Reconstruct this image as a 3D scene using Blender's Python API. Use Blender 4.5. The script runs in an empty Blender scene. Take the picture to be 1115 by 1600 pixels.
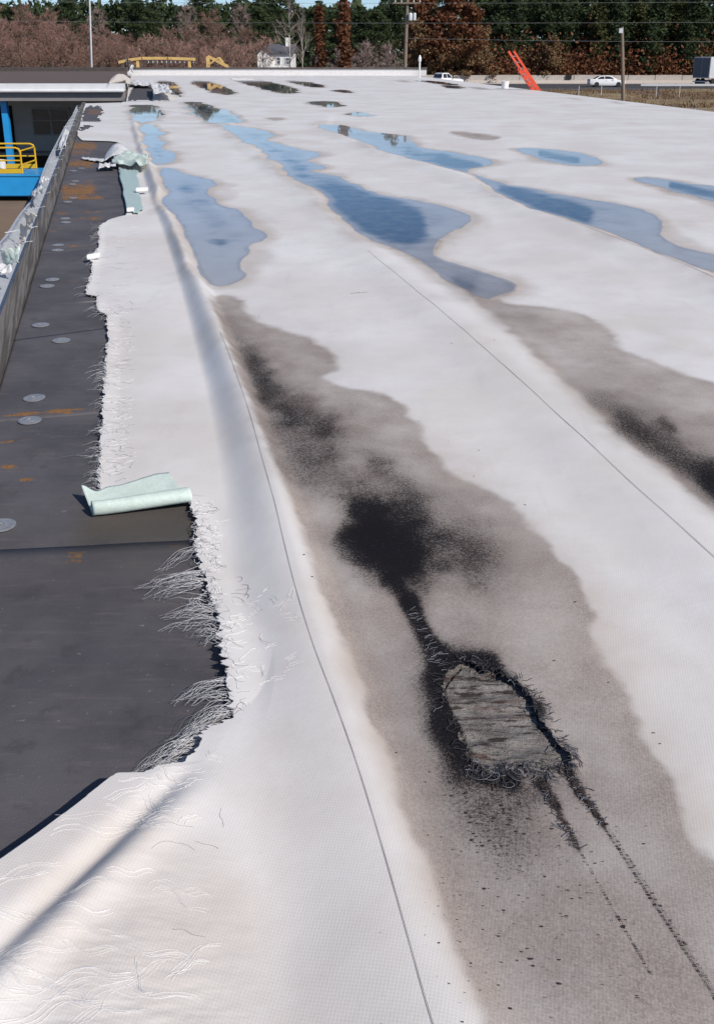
import bpy, bmesh, math, random
import numpy as np
from mathutils import Vector, Matrix

# ------------------------------------------------------------------ camera, sky, sun, exposure
SC = bpy.context.scene
COL = SC.collection
F, CX, CY, H = 1500.0, 557.5, 600.0, 1.5        # focal length in photo pixels, principal point, eye height above roof
PITCH = math.atan((CY - 80.0) / F)      # horizon at row 80; the photograph is a crop, so the axis lies above its middle
CP, SP = math.cos(PITCH), math.sin(PITCH)
GZ = -3.0                                        # ground level below the roof

cam = bpy.data.cameras.new('camera')
cam.sensor_fit = 'VERTICAL'; cam.sensor_height = 36.0; cam.lens = F / 1600.0 * 36.0; cam.shift_y = -(800.0 - CY) / 1600.0
cam.clip_start = 0.05; cam.clip_end = 5000
camo = bpy.data.objects.new('camera', cam); COL.objects.link(camo)
camo.location = (0, 0, H); camo.rotation_euler = (math.pi / 2 - PITCH, 0, 0)
SC.camera = camo

SUN_AZ = math.radians(136)      # clockwise from +Y (view direction): right and a little behind
SUN_EL = math.radians(39)
w = bpy.data.worlds.new('World'); SC.world = w; w.use_nodes = True
nt = w.node_tree; nt.nodes.clear()
sky = nt.nodes.new('ShaderNodeTexSky'); sky.sky_type = 'NISHITA'; sky.sun_disc = False
sky.sun_elevation = SUN_EL; sky.sun_rotation = SUN_AZ
sky.air_density = 0.7; sky.dust_density = 0.4; sky.ozone_density = 4.0; sky.altitude = 200
bg = nt.nodes.new('ShaderNodeBackground'); bg.inputs['Strength'].default_value = 0.085
wo = nt.nodes.new('ShaderNodeOutputWorld')
nt.links.new(sky.outputs[0], bg.inputs[0]); nt.links.new(bg.outputs[0], wo.inputs[0])

sl = bpy.data.lights.new('sun', 'SUN'); sl.energy = 3.3; sl.angle = math.radians(0.53); sl.color = (1.0, 0.93, 0.84)
slo = bpy.data.objects.new('sun', sl); COL.objects.link(slo)
sd = Vector((math.sin(SUN_AZ) * math.cos(SUN_EL), math.cos(SUN_AZ) * math.cos(SUN_EL), math.sin(SUN_EL)))
slo.rotation_euler = sd.to_track_quat('Z', 'Y').to_euler(); slo.location = (20, -20, 30)

SC.view_settings.view_transform = 'Standard'; SC.view_settings.look = 'None'
SC.view_settings.exposure = 0.40; SC.view_settings.gamma = 1.0
SC.view_settings.use_curve_mapping = False
SC.render.engine = 'CYCLES'

# ------------------------------------------------------------------ measuring: photo pixel <-> place
def ray(px, py):
    a = (np.asarray(px, float) - CX) / F; b = (CY - np.asarray(py, float)) / F
    return a, CP + b * SP, -SP + b * CP
def P(px, py, z=0.0):
    a, b, c = ray(px, py); t = (z - H) / c
    return Vector((float(a * t), float(b * t), float(z)))
def PD(px, py, D):
    a, b, c = ray(px, py); t = D / b
    return Vector((float(a * t), float(D), float(H + c * t)))
def Parr(pts, z=0.0):
    pts = np.asarray(pts, float); a, b, c = ray(pts[:, 0], pts[:, 1]); t = (z - H) / c
    return np.stack([a * t, b * t], 1)
def proj(x, y, z=0.0):
    zz = z - H; d = y * CP - zz * SP; u = y * SP + zz * CP
    return CX + F * x / d, CY - F * u / d

# ------------------------------------------------------------------ noise
class VN:
    def __init__(s, seed):
        s.g = np.random.RandomState(seed).rand(257, 257); s.g[256] = s.g[0]; s.g[:, 256] = s.g[:, 0]
    def __call__(s, x, y):
        x = np.asarray(x, float); y = np.asarray(y, float)
        xi = np.floor(x).astype(int); yi = np.floor(y).astype(int)
        fx = x - xi; fy = y - yi
        fx = fx * fx * (3 - 2 * fx); fy = fy * fy * (3 - 2 * fy)
        a = xi % 256; b = yi % 256
        g = s.g
        return (g[a, b] * (1 - fx) + g[a + 1, b] * fx) * (1 - fy) + (g[a, b + 1] * (1 - fx) + g[a + 1, b + 1] * fx) * fy
    def fbm(s, x, y, o=4):
        r = 0; k = 1.0; t = 0
        for i in range(o):
            r = r + k * s(x * 2 ** i + 17.3 * i, y * 2 ** i + 5.1 * i); t += k; k *= .5
        return r / t
vn = VN(3); vn2 = VN(8)
def sstep(a, b, x):
    t = np.clip((x - a) / (b - a), 0, 1); return t * t * (3 - 2 * t)

# ------------------------------------------------------------------ materials
MATS = {}
class N:
    def __init__(s, name):
        s.m = bpy.data.materials.new(name); s.m.use_nodes = True; s.t = s.m.node_tree; s.t.nodes.clear()
        s.o = s.t.nodes.new('ShaderNodeOutputMaterial'); MATS[name] = s.m
    def n(s, typ, **kw):
        nd = s.t.nodes.new(typ)
        for k, v in kw.items():
            if k.startswith('i_'):
                nd.inputs[k[2:].replace('_', ' ')].default_value = v
            else: setattr(nd, k, v)
        return nd
    def l(s, a, b): s.t.links.new(a, b)
    def coord(s, kind='Object'):
        return s.n('ShaderNodeTexCoord').outputs[kind]
    def pos(s): return s.n('ShaderNodeNewGeometry').outputs['Position']
    def mapping(s, vec, scale=(1, 1, 1), rot=(0, 0, 0)):
        m = s.n('ShaderNodeMapping'); s.l(vec, m.inputs['Vector'])
        m.inputs['Scale'].default_value = scale; m.inputs['Rotation'].default_value = rot
        return m.outputs[0]
    def noise(s, vec, scale, detail=4, rough=.55, dist=0):
        nd = s.n('ShaderNodeTexNoise'); s.l(vec, nd.inputs['Vector'])
        nd.inputs['Scale'].default_value = scale; nd.inputs['Detail'].default_value = detail
        nd.inputs['Roughness'].default_value = rough; nd.inputs['Distortion'].default_value = dist
        return nd.outputs['Fac']
    def ramp(s, fac, stops):
        r = s.n('ShaderNodeValToRGB'); s.l(fac, r.inputs[0])
        e = r.color_ramp.elements
        while len(e) < len(stops): e.new(.5)
        for el, (p, c) in zip(e, stops):
            el.position = p; el.color = (*c, 1) if len(c) == 3 else c
        return r.outputs[0]
    def mix(s, fac, a, b, mode='MIX'):
        m = s.n('ShaderNodeMix', data_type='RGBA', blend_type=mode)
        for v, i in ((fac, 0), (a, 6), (b, 7)):
            if isinstance(v, (int, float)): m.inputs[i].default_value = v
            elif isinstance(v, tuple): m.inputs[i].default_value = (*v, 1) if len(v) == 3 else v
            else: s.l(v, m.inputs[i])
        return m.outputs[2]
    def math(s, op, a, b=None, clamp=False):
        m = s.n('ShaderNodeMath', operation=op, use_clamp=clamp)
        for v, i in ((a, 0), (b, 1)):
            if v is None: continue
            if isinstance(v, (int, float)): m.inputs[i].default_value = v
            else: s.l(v, m.inputs[i])
        return m.outputs[0]
    def mrange(s, v, a, b, c=0., d=1.):
        m = s.n('ShaderNodeMapRange', interpolation_type='SMOOTHSTEP'); s.l(v, m.inputs[0])
        for i, q in zip((1, 2, 3, 4), (a, b, c, d)):
            if isinstance(q, (int, float)): m.inputs[i].default_value = q
            else: s.l(q, m.inputs[i])
        return m.outputs[0]
    def bump(s, h, strength=.3, dist=.01, normal=None):
        b = s.n('ShaderNodeBump'); b.inputs['Strength'].default_value = strength; b.inputs['Distance'].default_value = dist
        s.l(h, b.inputs['Height'])
        if normal is not None: s.l(normal, b.inputs['Normal'])
        return b.outputs[0]
    def bsdf(s, color, rough=.7, metal=0., normal=None, spec=.5):
        p = s.n('ShaderNodeBsdfPrincipled')
        for v, k in ((color, 'Base Color'), (rough, 'Roughness'), (metal, 'Metallic'), (spec, 'Specular IOR Level')):
            if isinstance(v, (int, float)): p.inputs[k].default_value = v
            elif isinstance(v, tuple): p.inputs[k].default_value = (*v, 1)
            else: s.l(v, p.inputs[k])
        if normal is not None: s.l(normal, p.inputs['Normal'])
        s.l(p.outputs[0], s.o.inputs[0]); return p

def simple(name, c, rough=.7, metal=0., var=.25, scale=8., bump=.15, spec=.4, fine=1.0, stretch=(1, 1, 1)):
    m = N(name); v = m.mapping(m.coord(), stretch)
    n1 = m.noise(v, scale, 6, .6); n2 = m.noise(v, scale * 11 * fine, 3, .6)
    f = m.math('ADD', m.math('MULTIPLY', n1, .65), m.math('MULTIPLY', n2, .35))
    lo = tuple(x * (1 - var) for x in c); hi = tuple(min(1, x * (1 + var)) for x in c)
    colr = m.ramp(f, [(.3, lo), (.7, hi)])
    rr = m.mrange(n1, .3, .7, max(.02, rough - .1), min(1, rough + .1))
    m.bsdf(colr, rr, metal, m.bump(f, bump, .01) if bump else None, spec)
    return m.m

def mat_membrane():
    m = N('roof_membrane'); p = m.pos()
    at = m.n('ShaderNodeAttribute', attribute_name='stain'); sep = m.n('ShaderNodeSeparateColor'); m.l(at.outputs['Color'], sep.inputs[0])
    grey, dark, tan = sep.outputs[0], sep.outputs[1], sep.outputs[2]; wet = at.outputs['Alpha']
    big = m.noise(p, .9, 5, .55); mid = m.noise(p, 6, 5, .6); fine = m.noise(p, 60, 3, .6)
    grain = m.noise(p, 380, 2, .6)
    grain2 = m.noise(m.mapping(p, (1, 1.2, 1)), 110, 5, .75)
    base = m.mix(m.mrange(big, .3, .7), (.66, .63, .60), (.75, .735, .725))
    base = m.mix(m.mrange(mid, .42, .8, 0, .35), base, (.60, .56, .52))
    base = m.mix(m.mrange(m.noise(p, .35, 6, .65), .5, .72, 0, .5), base, (.62, .565, .51))
    scuff = m.mrange(m.noise(m.mapping(p, (1.2, 7, 1), (0, 0, .5)), 3, 7, .7), .63, .74, 0, .22)
    base = m.mix(scuff, base, (.46, .43, .40))
    drip = m.mrange(m.noise(m.mapping(p, (9, .8, 1), (0, 0, -.22)), 1.4, 6, .65), .58, .75, 0, .22)
    base = m.mix(drip, base, (.52, .475, .43))
    base = m.mix(m.mrange(fine, .62, .75, 0, .12), base, (.40, .38, .37))
    # tan sediment, also toning down the sunlit lower-left cloth, and grey dirt
    t2 = m.math('MULTIPLY', tan, m.mrange(mid, .2, .8, .55, 1.0), True)
    base = m.mix(t2, base, (.48, .39, .315))
    g2 = m.math('MULTIPLY', grey, m.mrange(m.noise(p, 3.3, 6, .6), .25, .75, .68, 1.12), True)
    dirt = m.mix(m.mrange(m.math('ADD', m.math('MULTIPLY', grain, .45), m.math('MULTIPLY', m.noise(p, 140, 4, .7), .55)), .36, .64), (.215, .175, .153), (.385, .332, .298))
    base = m.mix(g2, base, dirt)
    # black growth: speckles that close up where it is dense
    nn = m.math('ADD', m.math('MULTIPLY', grain, .5), m.math('MULTIPLY', grain2, .5))
    base = m.mix(m.math('MULTIPLY', dark, .85, True), base, (.085, .070, .072))
    th = m.mrange(dark, 0., 1., .65, .34)
    sp = m.math('MULTIPLY', m.mrange(m.math('SUBTRACT', nn, th), -.07, .085), m.mrange(dark, .15, .75, .55, 1.))
    sp = m.math('MULTIPLY', sp, m.mrange(dark, .03, .2))
    base = m.mix(m.math('MULTIPLY', sp, .96), base, (.006, .0065, .009))
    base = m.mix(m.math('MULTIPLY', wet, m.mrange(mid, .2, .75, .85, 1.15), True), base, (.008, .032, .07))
    # scrim weave
    sx = m.n('ShaderNodeSeparateXYZ'); m.l(m.mapping(p, (1, 1, 1), (0, 0, .22)), sx.inputs[0])
    wx = m.math('SINE', m.math('MULTIPLY', sx.outputs[0], 2 * math.pi / .0065)); wy = m.math('SINE', m.math('MULTIPLY', sx.outputs[1], 2 * math.pi / .0065))
    wv = m.math('ADD', wx, wy)
    b1 = m.bump(wv, .07, .0009)
    b2 = m.bump(mid, .12, .02, b1)
    base = m.mix(m.mrange(wv, -.6, -2., 0, .05), base, (.30, .29, .29))
    rough = m.mrange(grey, 0, 1, .55, .85)
    m.bsdf(base, rough, 0, b2, m.mrange(dark, 0, .5, .3, .03))
    return m.m

def mat_deck():
    m = N('deck_board'); p = m.pos()
    at = m.n('ShaderNodeAttribute', attribute_name='stain'); sep = m.n('ShaderNodeSeparateColor'); m.l(at.outputs['Color'], sep.inputs[0])
    big = m.noise(p, 2.2, 6, .6); st = m.noise(m.mapping(p, (2.0, 14, 1)), 2.5, 6, .65); gr = m.noise(p, 190, 2, .5)
    c = m.mix(m.mrange(big, .3, .7), (.069, .065, .072), (.110, .104, .111))
    c = m.mix(m.mrange(st, .5, .8, 0, .6), c, (.155, .138, .128))
    c = m.mix(m.mrange(gr, .6, .75, 0, .45), c, (.13, .12, .115))
    c = m.mix(m.mrange(m.noise(p, 45, 3, .75), .66, .74, 0, .5), c, (.30, .285, .28))
    scr = m.mrange(m.noise(m.mapping(p, (3, 40, 1), (0, 0, .35)), 2.2, 3, .6), .66, .72, 0, .4)
    c = m.mix(m.math('MULTIPLY', scr, m.mrange(big, .45, .65)), c, (.22, .205, .20))
    c = m.mix(m.mrange(m.noise(p, 7, 5, .65), .55, .72, 0, .55), c, (.05, .045, .05))
    rst = m.mrange(m.math('ADD', sep.outputs[0], m.math('MULTIPLY', m.math('SUBTRACT', m.math('ADD', m.math('MULTIPLY', st, .6), m.math('MULTIPLY', m.noise(p, 13, 5, .7), .8)), .74), 3.6)), .35, .8)
    c = m.mix(m.math('MULTIPLY', rst, m.mrange(sep.outputs[0], .05, .3)), c, m.mix(m.mrange(gr, .3, .7), (.17, .075, .02), (.33, .165, .045)))
    c = m.mix(m.math('MULTIPLY', sep.outputs[1], m.mrange(big, .2, .8, .5, 1)), c, (.075, .062, .045))
    m.bsdf(c, .72, 0, m.bump(m.math('ADD', gr, st), .25, .004), .3)
    return m.m

def mat_patch():
    m = N('exposed_facer'); p = m.pos()
    st = m.noise(m.mapping(p, (3.0, 16, 1), (0, 0, .1)), 3.2, 8, .72); big = m.noise(p, 9, 5, .6); gr = m.noise(p, 230, 3, .6)
    c = m.mix(m.mrange(big, .3, .7), (.165, .148, .138), (.32, .298, .278))
    c = m.mix(m.mrange(st, .50, .60, 0, .92), c, (.035, .026, .025))
    c = m.mix(m.mrange(m.noise(m.mapping(p, (2, 10, 1)), 2.1, 4, .6), .55, .65, 0, .6), c, (.12, .055, .04))
    c = m.mix(m.mrange(gr, .5, .7, 0, .6), c, (.05, .045, .04))
    m.bsdf(c, .9, 0, m.bump(m.math('ADD', st, m.math('MULTIPLY', gr, .4)), .9, .012), .2)
    return m.m

def mat_wood():
    m = N('weathered_wood'); p = m.pos()
    q = m.mapping(p, (1, 1, 1), (0, 0, -.29))
    gr_ = m.noise(m.mapping(q, (46, .75, 14)), 1, 3, .5, .35)
    wv = m.n('ShaderNodeMath', operation='PINGPONG'); m.l(m.math('MULTIPLY', gr_, 5.0), wv.inputs[0]); wv.inputs[1].default_value = 1.0
    fib = m.noise(m.mapping(q, (120, 5, 60)), 1, 4, .6)
    c = m.ramp(wv.outputs[0], [(.15, (.085, .075, .068)), (.6, (.14, .128, .117)), (.95, (.18, .167, .155))])
    c = m.mix(m.mrange(fib, .5, .75, 0, .5), c, (.09, .082, .077))
    m.bsdf(c, .85, 0, m.bump(m.math('ADD', wv.outputs[0], fib), .5, .004), .2)
    return m.m

def mat_water():
    m = N('puddle_water'); p = m.pos()
    nrm = m.bump(m.noise(m.mapping(p, (1, 1, 1)), 5, 2, .5), .02, .01)
    fr = m.n('ShaderNodeFresnel'); fr.inputs['IOR'].default_value = 1.333; m.l(nrm, fr.inputs['Normal'])
    g = m.n('ShaderNodeBsdfGlossy'); g.inputs['Roughness'].default_value = .015; g.inputs['Color'].default_value = (1, 1, 1, 1); m.l(nrm, g.inputs['Normal'])
    t = m.n('ShaderNodeBsdfTransparent'); t.inputs['Color'].default_value = (.86, .88, .89, 1)
    back = m.n('ShaderNodeNewGeometry').outputs['Backfacing']
    fac = m.math('MULTIPLY', fr.outputs[0], m.math('SUBTRACT', 1.0, m.math('MULTIPLY', back, .93)), True)   # light coming up through the film is not held back
    x = m.n('ShaderNodeMixShader'); m.l(fac, x.inputs[0]); m.l(t.outputs[0], x.inputs[1]); m.l(g.outputs[0], x.inputs[2])
    m.l(x.outputs[0], m.o.inputs[0]); return m.m

mat_membrane(); mat_deck(); mat_patch(); mat_wood(); mat_water()
simple('membrane_plain', (.66, .655, .655), .55, var=.1, scale=5, bump=.1)
simple('membrane_cream', (.62, .56, .49), .6, var=.15, scale=6)
simple('membrane_green', (.54, .63, .58), .55, var=.2, scale=9, bump=.25)
simple('membrane_teal', (.40, .51, .50), .55, var=.15, scale=9, bump=.15)
simple('thread_white', (.76, .75, .75), .7, var=.15, scale=30, bump=0)
simple('thread_grey', (.25, .25, .28), .7, var=.4, scale=25, bump=0)
simple('thread_dark', (.06, .055, .06), .8, var=.5, scale=25, bump=0)
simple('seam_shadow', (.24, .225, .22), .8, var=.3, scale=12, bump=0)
simple('fleck', (.04, .027, .025), .9, var=.5, scale=30, bump=0)
simple('zinc', (.62, .64, .66), .42, .35, var=.15, scale=12, bump=.1)
simple('plate_zinc', (.33, .335, .35), .45, .45, var=.25, scale=40, bump=.1)
simple('gutter_paint', (.47, .50, .54), .5, .1, var=.15, scale=6)
simple('white_metal', (.72, .73, .74), .45, .1, var=.08, scale=4)
simple('dark_metal', (.10, .085, .075), .55, .3, var=.3, scale=5)
simple('wall_grey', (.74, .76, .79), .8, var=.1, scale=3)
simple('wall_beige', (.40, .37, .33), .85, var=.12, scale=2)
simple('soffit', (.22, .21, .21), .85, var=.15, scale=3)
simple('brown_gravel', (.115, .085, .072), .95, var=.35, scale=6, bump=.5)
simple('roof_slab', (.07, .066, .07), .8, var=.3, scale=5)
simple('blue_paint', (.02, .30, .68), .4, var=.1, scale=3, spec=.5)
simple('yellow_paint', (.70, .42, .02), .42, var=.1, scale=4, spec=.5)
simple('yellow_faded', (.62, .42, .16), .6, var=.25, scale=3)
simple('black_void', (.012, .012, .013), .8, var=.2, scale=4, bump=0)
simple('concrete', (.42, .385, .35), .9, var=.18, scale=2.5, bump=.3)
simple('concrete_pale', (.56, .50, .45), .9, var=.12, scale=4, bump=.2)
simple('asphalt', (.055, .055, .058), .9, var=.25, scale=1.2, bump=.4)
simple('brown_ground', (.19, .135, .095), .95, var=.25, scale=.45, bump=.4, fine=2)
simple('grass_dry', (.24, .18, .10), .95, var=.45, scale=.22, bump=.6, fine=3)
simple('road_paint', (.75, .75, .72), .7, var=.1, scale=3)
simple('car_white', (.80, .80, .81), .28, var=.03, scale=3, bump=0, spec=.6)
simple('car_glass', (.02, .023, .026), .08, var=.1, scale=2, bump=0, spec=.7)
simple('rubber', (.025, .025, .026), .8, var=.2, scale=10)
simple('rim_metal', (.55, .56, .58), .35, .6, var=.15, scale=12, bump=0)
simple('lamp_red', (.45, .02, .02), .3, var=.1, scale=5, bump=0)
simple('lamp_clear', (.75, .76, .78), .2, var=.05, scale=5, bump=0)
simple('ladder_red', (.62, .075, .035), .45, var=.12, scale=6)
simple('bucket_white', (.78, .78, .77), .45, var=.06, scale=5, bump=0)
simple('pole_wood', (.21, .165, .13), .9, var=.25, scale=2, stretch=(6, 6, .4))
simple('siding_white', (.78, .78, .77), .6, var=.06, scale=2)
simple('shingle_dark', (.10, .10, .115), .9, var=.2, scale=2)
simple('pane_glass', (.16, .17, .19), .12, var=.15, scale=1, bump=0, spec=.6)
simple('window_dark', (.40, .42, .45), .35, var=.15, scale=2, bump=0)
simple('frame_grey', (.58, .60, .64), .6, var=.1, scale=4)
simple('trailer_grey', (.55, .56, .58), .5, .1, var=.15, scale=1.5)
simple('frame_dark', (.15, .155, .17), .6, var=.15, scale=2)
simple('bark', (.15, .105, .08), .95, var=.35, scale=3, bump=.5, stretch=(3, 3, .5))
simple('bark_pale', (.42, .38, .33), .9, var=.25, scale=3, bump=.3, stretch=(3, 3, .5))
simple('twig_brown', (.31, .19, .155), .9, var=.35, scale=1.3, bump=0)
simple('twig_mauve', (.38, .28, .26), .9, var=.3, scale=1.3, bump=0)
def leaf(name, c1, c2, c3):
    m = N(name); o = m.coord()
    geo = m.n('ShaderNodeNewGeometry')
    col = m.ramp(geo.outputs['Random Per Island'], [(0., c1), (.5, c2), (1., c3)])
    big = m.noise(o, .6, 3, .6)
    col = m.mix(m.mrange(big, .3, .7, .0, .5), col, c1)
    d = m.bsdf(col, .75, 0, None, .25)
    tr = m.n('ShaderNodeBsdfTranslucent'); m.l(col, tr.inputs[0])
    x = m.n('ShaderNodeMixShader'); x.inputs[0].default_value = .25
    m.l(d.outputs[0], x.inputs[1]); m.l(tr.outputs[0], x.inputs[2]); m.l(x.outputs[0], m.o.inputs[0])
leaf('leaf_pine', (.034, .055, .024), (.062, .092, .036), (.095, .125, .05))
leaf('leaf_dark', (.026, .042, .020), (.046, .070, .028), (.075, .100, .038))
leaf('leaf_olive', (.045, .056, .020), (.075, .082, .028), (.105, .105, .04))
leaf('leaf_russet', (.11, .045, .025), (.19, .075, .036), (.26, .12, .055))
leaf('leaf_tan', (.15, .09, .045), (.22, .135, .07), (.29, .19, .10))

# ------------------------------------------------------------------ objects
def link(o, parent=None):
    COL.objects.link(o)
    if parent is not None: o.parent = parent
    return o
def tag(o, label=None, cat=None, group=None, kind=None):
    if label: o['label'] = label
    if cat: o['category'] = cat
    if group: o['group'] = group
    if kind: o['kind'] = kind
    return o
def thing(name, label, cat, loc=(0, 0, 0), rz=0., group=None):
    o = bpy.data.objects.new(name, None); o.empty_display_size = .2
    o.location = loc; o.rotation_euler = (0, 0, rz)
    return tag(link(o), label, cat, group)
def np_mesh(name, V, quads=None, tris=None, smooth=False):
    me = bpy.data.meshes.new(name); V = np.asarray(V, np.float32)
    me.vertices.add(len(V)); me.vertices.foreach_set('co', V.ravel())
    nq = 0 if quads is None else len(quads); ntri = 0 if tris is None else len(tris)
    idx = []; st = []
    if nq: idx.append(np.asarray(quads).ravel()); st.append(np.arange(nq) * 4)
    if ntri: idx.append(np.asarray(tris).ravel()); st.append(nq * 4 + np.arange(ntri) * 3)
    idx = np.concatenate(idx).astype(np.int32); st = np.concatenate(st).astype(np.int32)
    me.loops.add(len(idx)); me.loops.foreach_set('vertex_index', idx)
    me.polygons.add(nq + ntri); me.polygons.foreach_set('loop_start', st)
    me.update(calc_edges=True); me.validate()
    if smooth: me.polygons.foreach_set('use_smooth', np.ones(len(me.polygons), bool))
    return me
def obj(name, me, mat, parent=None):
    o = bpy.data.objects.new(name, me)
    if len(me.materials) == 0: me.materials.append(MATS[mat])
    return link(o, parent)

class MB:
    """collects shapes; build() links them as one mesh (world coordinates unless local)"""
    def __init__(s): s.v = []; s.f = []
    def add(s, vs, fs):
        b = len(s.v); s.v += [tuple(p) for p in vs]; s.f += [tuple(i + b for i in f) for f in fs]; return s
    def box(s, c, d, rz=0., rx=0., ry=0.):
        R = Matrix.Rotation(rz, 3, 'Z') @ Matrix.Rotation(ry, 3, 'Y') @ Matrix.Rotation(rx, 3, 'X'); c = Vector(c)
        vs = [c + R @ Vector((x * d[0] / 2, y * d[1] / 2, z * d[2] / 2)) for z in (-1, 1) for y in (-1, 1) for x in (-1, 1)]
        return s.add(vs, [(0, 2, 3, 1), (4, 5, 7, 6), (0, 1, 5, 4), (2, 6, 7, 3), (0, 4, 6, 2), (1, 3, 7, 5)])
    def bar(s, a, b, wd, ht):
        a = Vector(a); b = Vector(b); d = (b - a).normalized()
        up = Vector((0, 0, 1)) if abs(d.z) < .95 else Vector((1, 0, 0))
        sx = d.cross(up).normalized() * wd / 2; sz = sx.normalized().cross(d).normalized() * ht / 2
        vs = [p + i * sx + j * sz for p in (a, b) for j in (-1, 1) for i in (-1, 1)]
        return s.add(vs, [(0, 1, 3, 2), (4, 6, 7, 5), (0, 4, 5, 1), (2, 3, 7, 6), (0, 2, 6, 4), (1, 5, 7, 3)])
    def tube(s, pts, r, n=8, cap=True):
        pts = [Vector(p) for p in pts]; rs = r if hasattr(r, '__len__') else [r] * len(pts)
        base = len(s.v); m = len(pts)
        for i, p in enumerate(pts):
            d = (pts[min(i + 1, m - 1)] - pts[max(i - 1, 0)]).normalized()
            up = Vector((0, 0, 1)) if abs(d.z) < .9 else Vector((1, 0, 0))
            x = d.cross(up).normalized(); y = x.cross(d)
            for k in range(n):
                a = 2 * math.pi * k / n
                s.v.append(tuple(p + rs[i] * (math.cos(a) * x + math.sin(a) * y)))
        for i in range(m - 1):
            for k in range(n):
                a = base + i * n + k; b = base + i * n + (k + 1) % n
                s.f.append((a, b, b + n, a + n))
        if cap:
            s.f.append(tuple(base + k for k in range(n))[::-1]); s.f.append(tuple(base + (m - 1) * n + k for k in range(n)))
        return s
    def prism(s, poly, fn0, fn1):
        n = len(poly); vs = [fn0(*p) for p in poly] + [fn1(*p) for p in poly]
        fs = [tuple(range(n))[::-1], tuple(range(n, 2 * n))] + [(i, (i + 1) % n, n + (i + 1) % n, n + i) for i in range(n)]
        return s.add(vs, fs)
    def lathe(s, prof, c=(0, 0, 0), n=20):
        b = len(s.v)
        for r, z in prof:
            for k in range(n):
                a = 2 * math.pi * k / n; s.v.append((c[0] + r * math.cos(a), c[1] + r * math.sin(a), c[2] + z))
        for i in range(len(prof) - 1):
            for k in range(n):
                p = b + i * n + k; q = b + i * n + (k + 1) % n
                s.f.append((p, q, q + n, p + n))
        s.f.append(tuple(b + k for k in range(n))[::-1]); s.f.append(tuple(b + (len(prof) - 1) * n + k for k in range(n)))
        return s
    def mesh(s, name, off=(0, 0, 0), bevel=0., smooth=False):
        me = bpy.data.meshes.new(name)
        me.from_pydata([(a - off[0], b - off[1], c - off[2]) for a, b, c in s.v], [], s.f)
        bm = bmesh.new(); bm.from_mesh(me)
        bmesh.ops.recalc_face_normals(bm, faces=bm.faces)
        if bevel: bmesh.ops.bevel(bm, geom=list(bm.edges), offset=bevel, segments=2, affect='EDGES', clamp_overlap=True)
        bm.to_mesh(me); bm.free()
        if smooth:
            me.polygons.foreach_set('use_smooth', np.ones(len(me.polygons), bool))
            try: me.set_sharp_from_angle(angle=math.radians(40))
            except Exception: pass
        me.update(); return me
    def build(s, name, mat, parent=None, local=False, bevel=0., smooth=False):
        off = tuple(parent.location) if (parent is not None and not local) else (0, 0, 0)
        if parent is not None and not local and parent.parent is not None:
            off = tuple(Vector(off) + parent.parent.location)
        return obj(name, s.mesh(name, off, bevel, smooth), mat, parent)

def catmull(pts, k=6, closed=True):
    pts = np.asarray(pts, float); n = len(pts); out = []
    rng = range(n) if closed else range(n - 1)
    for i in rng:
        g = (lambda j: pts[j % n]) if closed else (lambda j: pts[min(max(j, 0), n - 1)])
        p0, p1, p2, p3 = g(i - 1), g(i), g(i + 1), g(i + 2)
        for t in np.arange(k) / k:
            out.append(.5 * (2 * p1 + (p2 - p0) * t + (2 * p0 - 5 * p1 + 4 * p2 - p3) * t * t + (3 * p1 - p0 - 3 * p2 + p3) * t ** 3))
    if not closed: out.append(pts[-1])
    return np.array(out)
def sdist(x, y, poly):
    """signed distance (inside positive) to a closed polygon"""
    d2 = np.full(x.shape, 1e9); ins = np.zeros(x.shape, bool); n = len(poly)
    for i in range(n):
        ax, ay = poly[i]; bx, by = poly[(i + 1) % n]
        ex, ey = bx - ax, by - ay; L = ex * ex + ey * ey + 1e-12
        t = np.clip(((x - ax) * ex + (y - ay) * ey) / L, 0, 1)
        d2 = np.minimum(d2, (x - ax - t * ex) ** 2 + (y - ay - t * ey) ** 2)
        if ay != by:
            c = ((ay > y) != (by > y)) & (x < (bx - ax) * (y - ay) / (by - ay) + ax); ins ^= c
    return np.where(ins, 1, -1) * np.sqrt(d2)
def sdist_box(x, y, poly, margin):
    r = np.full(x.shape, -1e3)
    m = (x > poly[:, 0].min() - margin) & (x < poly[:, 0].max() + margin) & (y > poly[:, 1].min() - margin) & (y < poly[:, 1].max() + margin)
    if m.any(): r[m] = sdist(x[m], y[m], poly)
    return r

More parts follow.
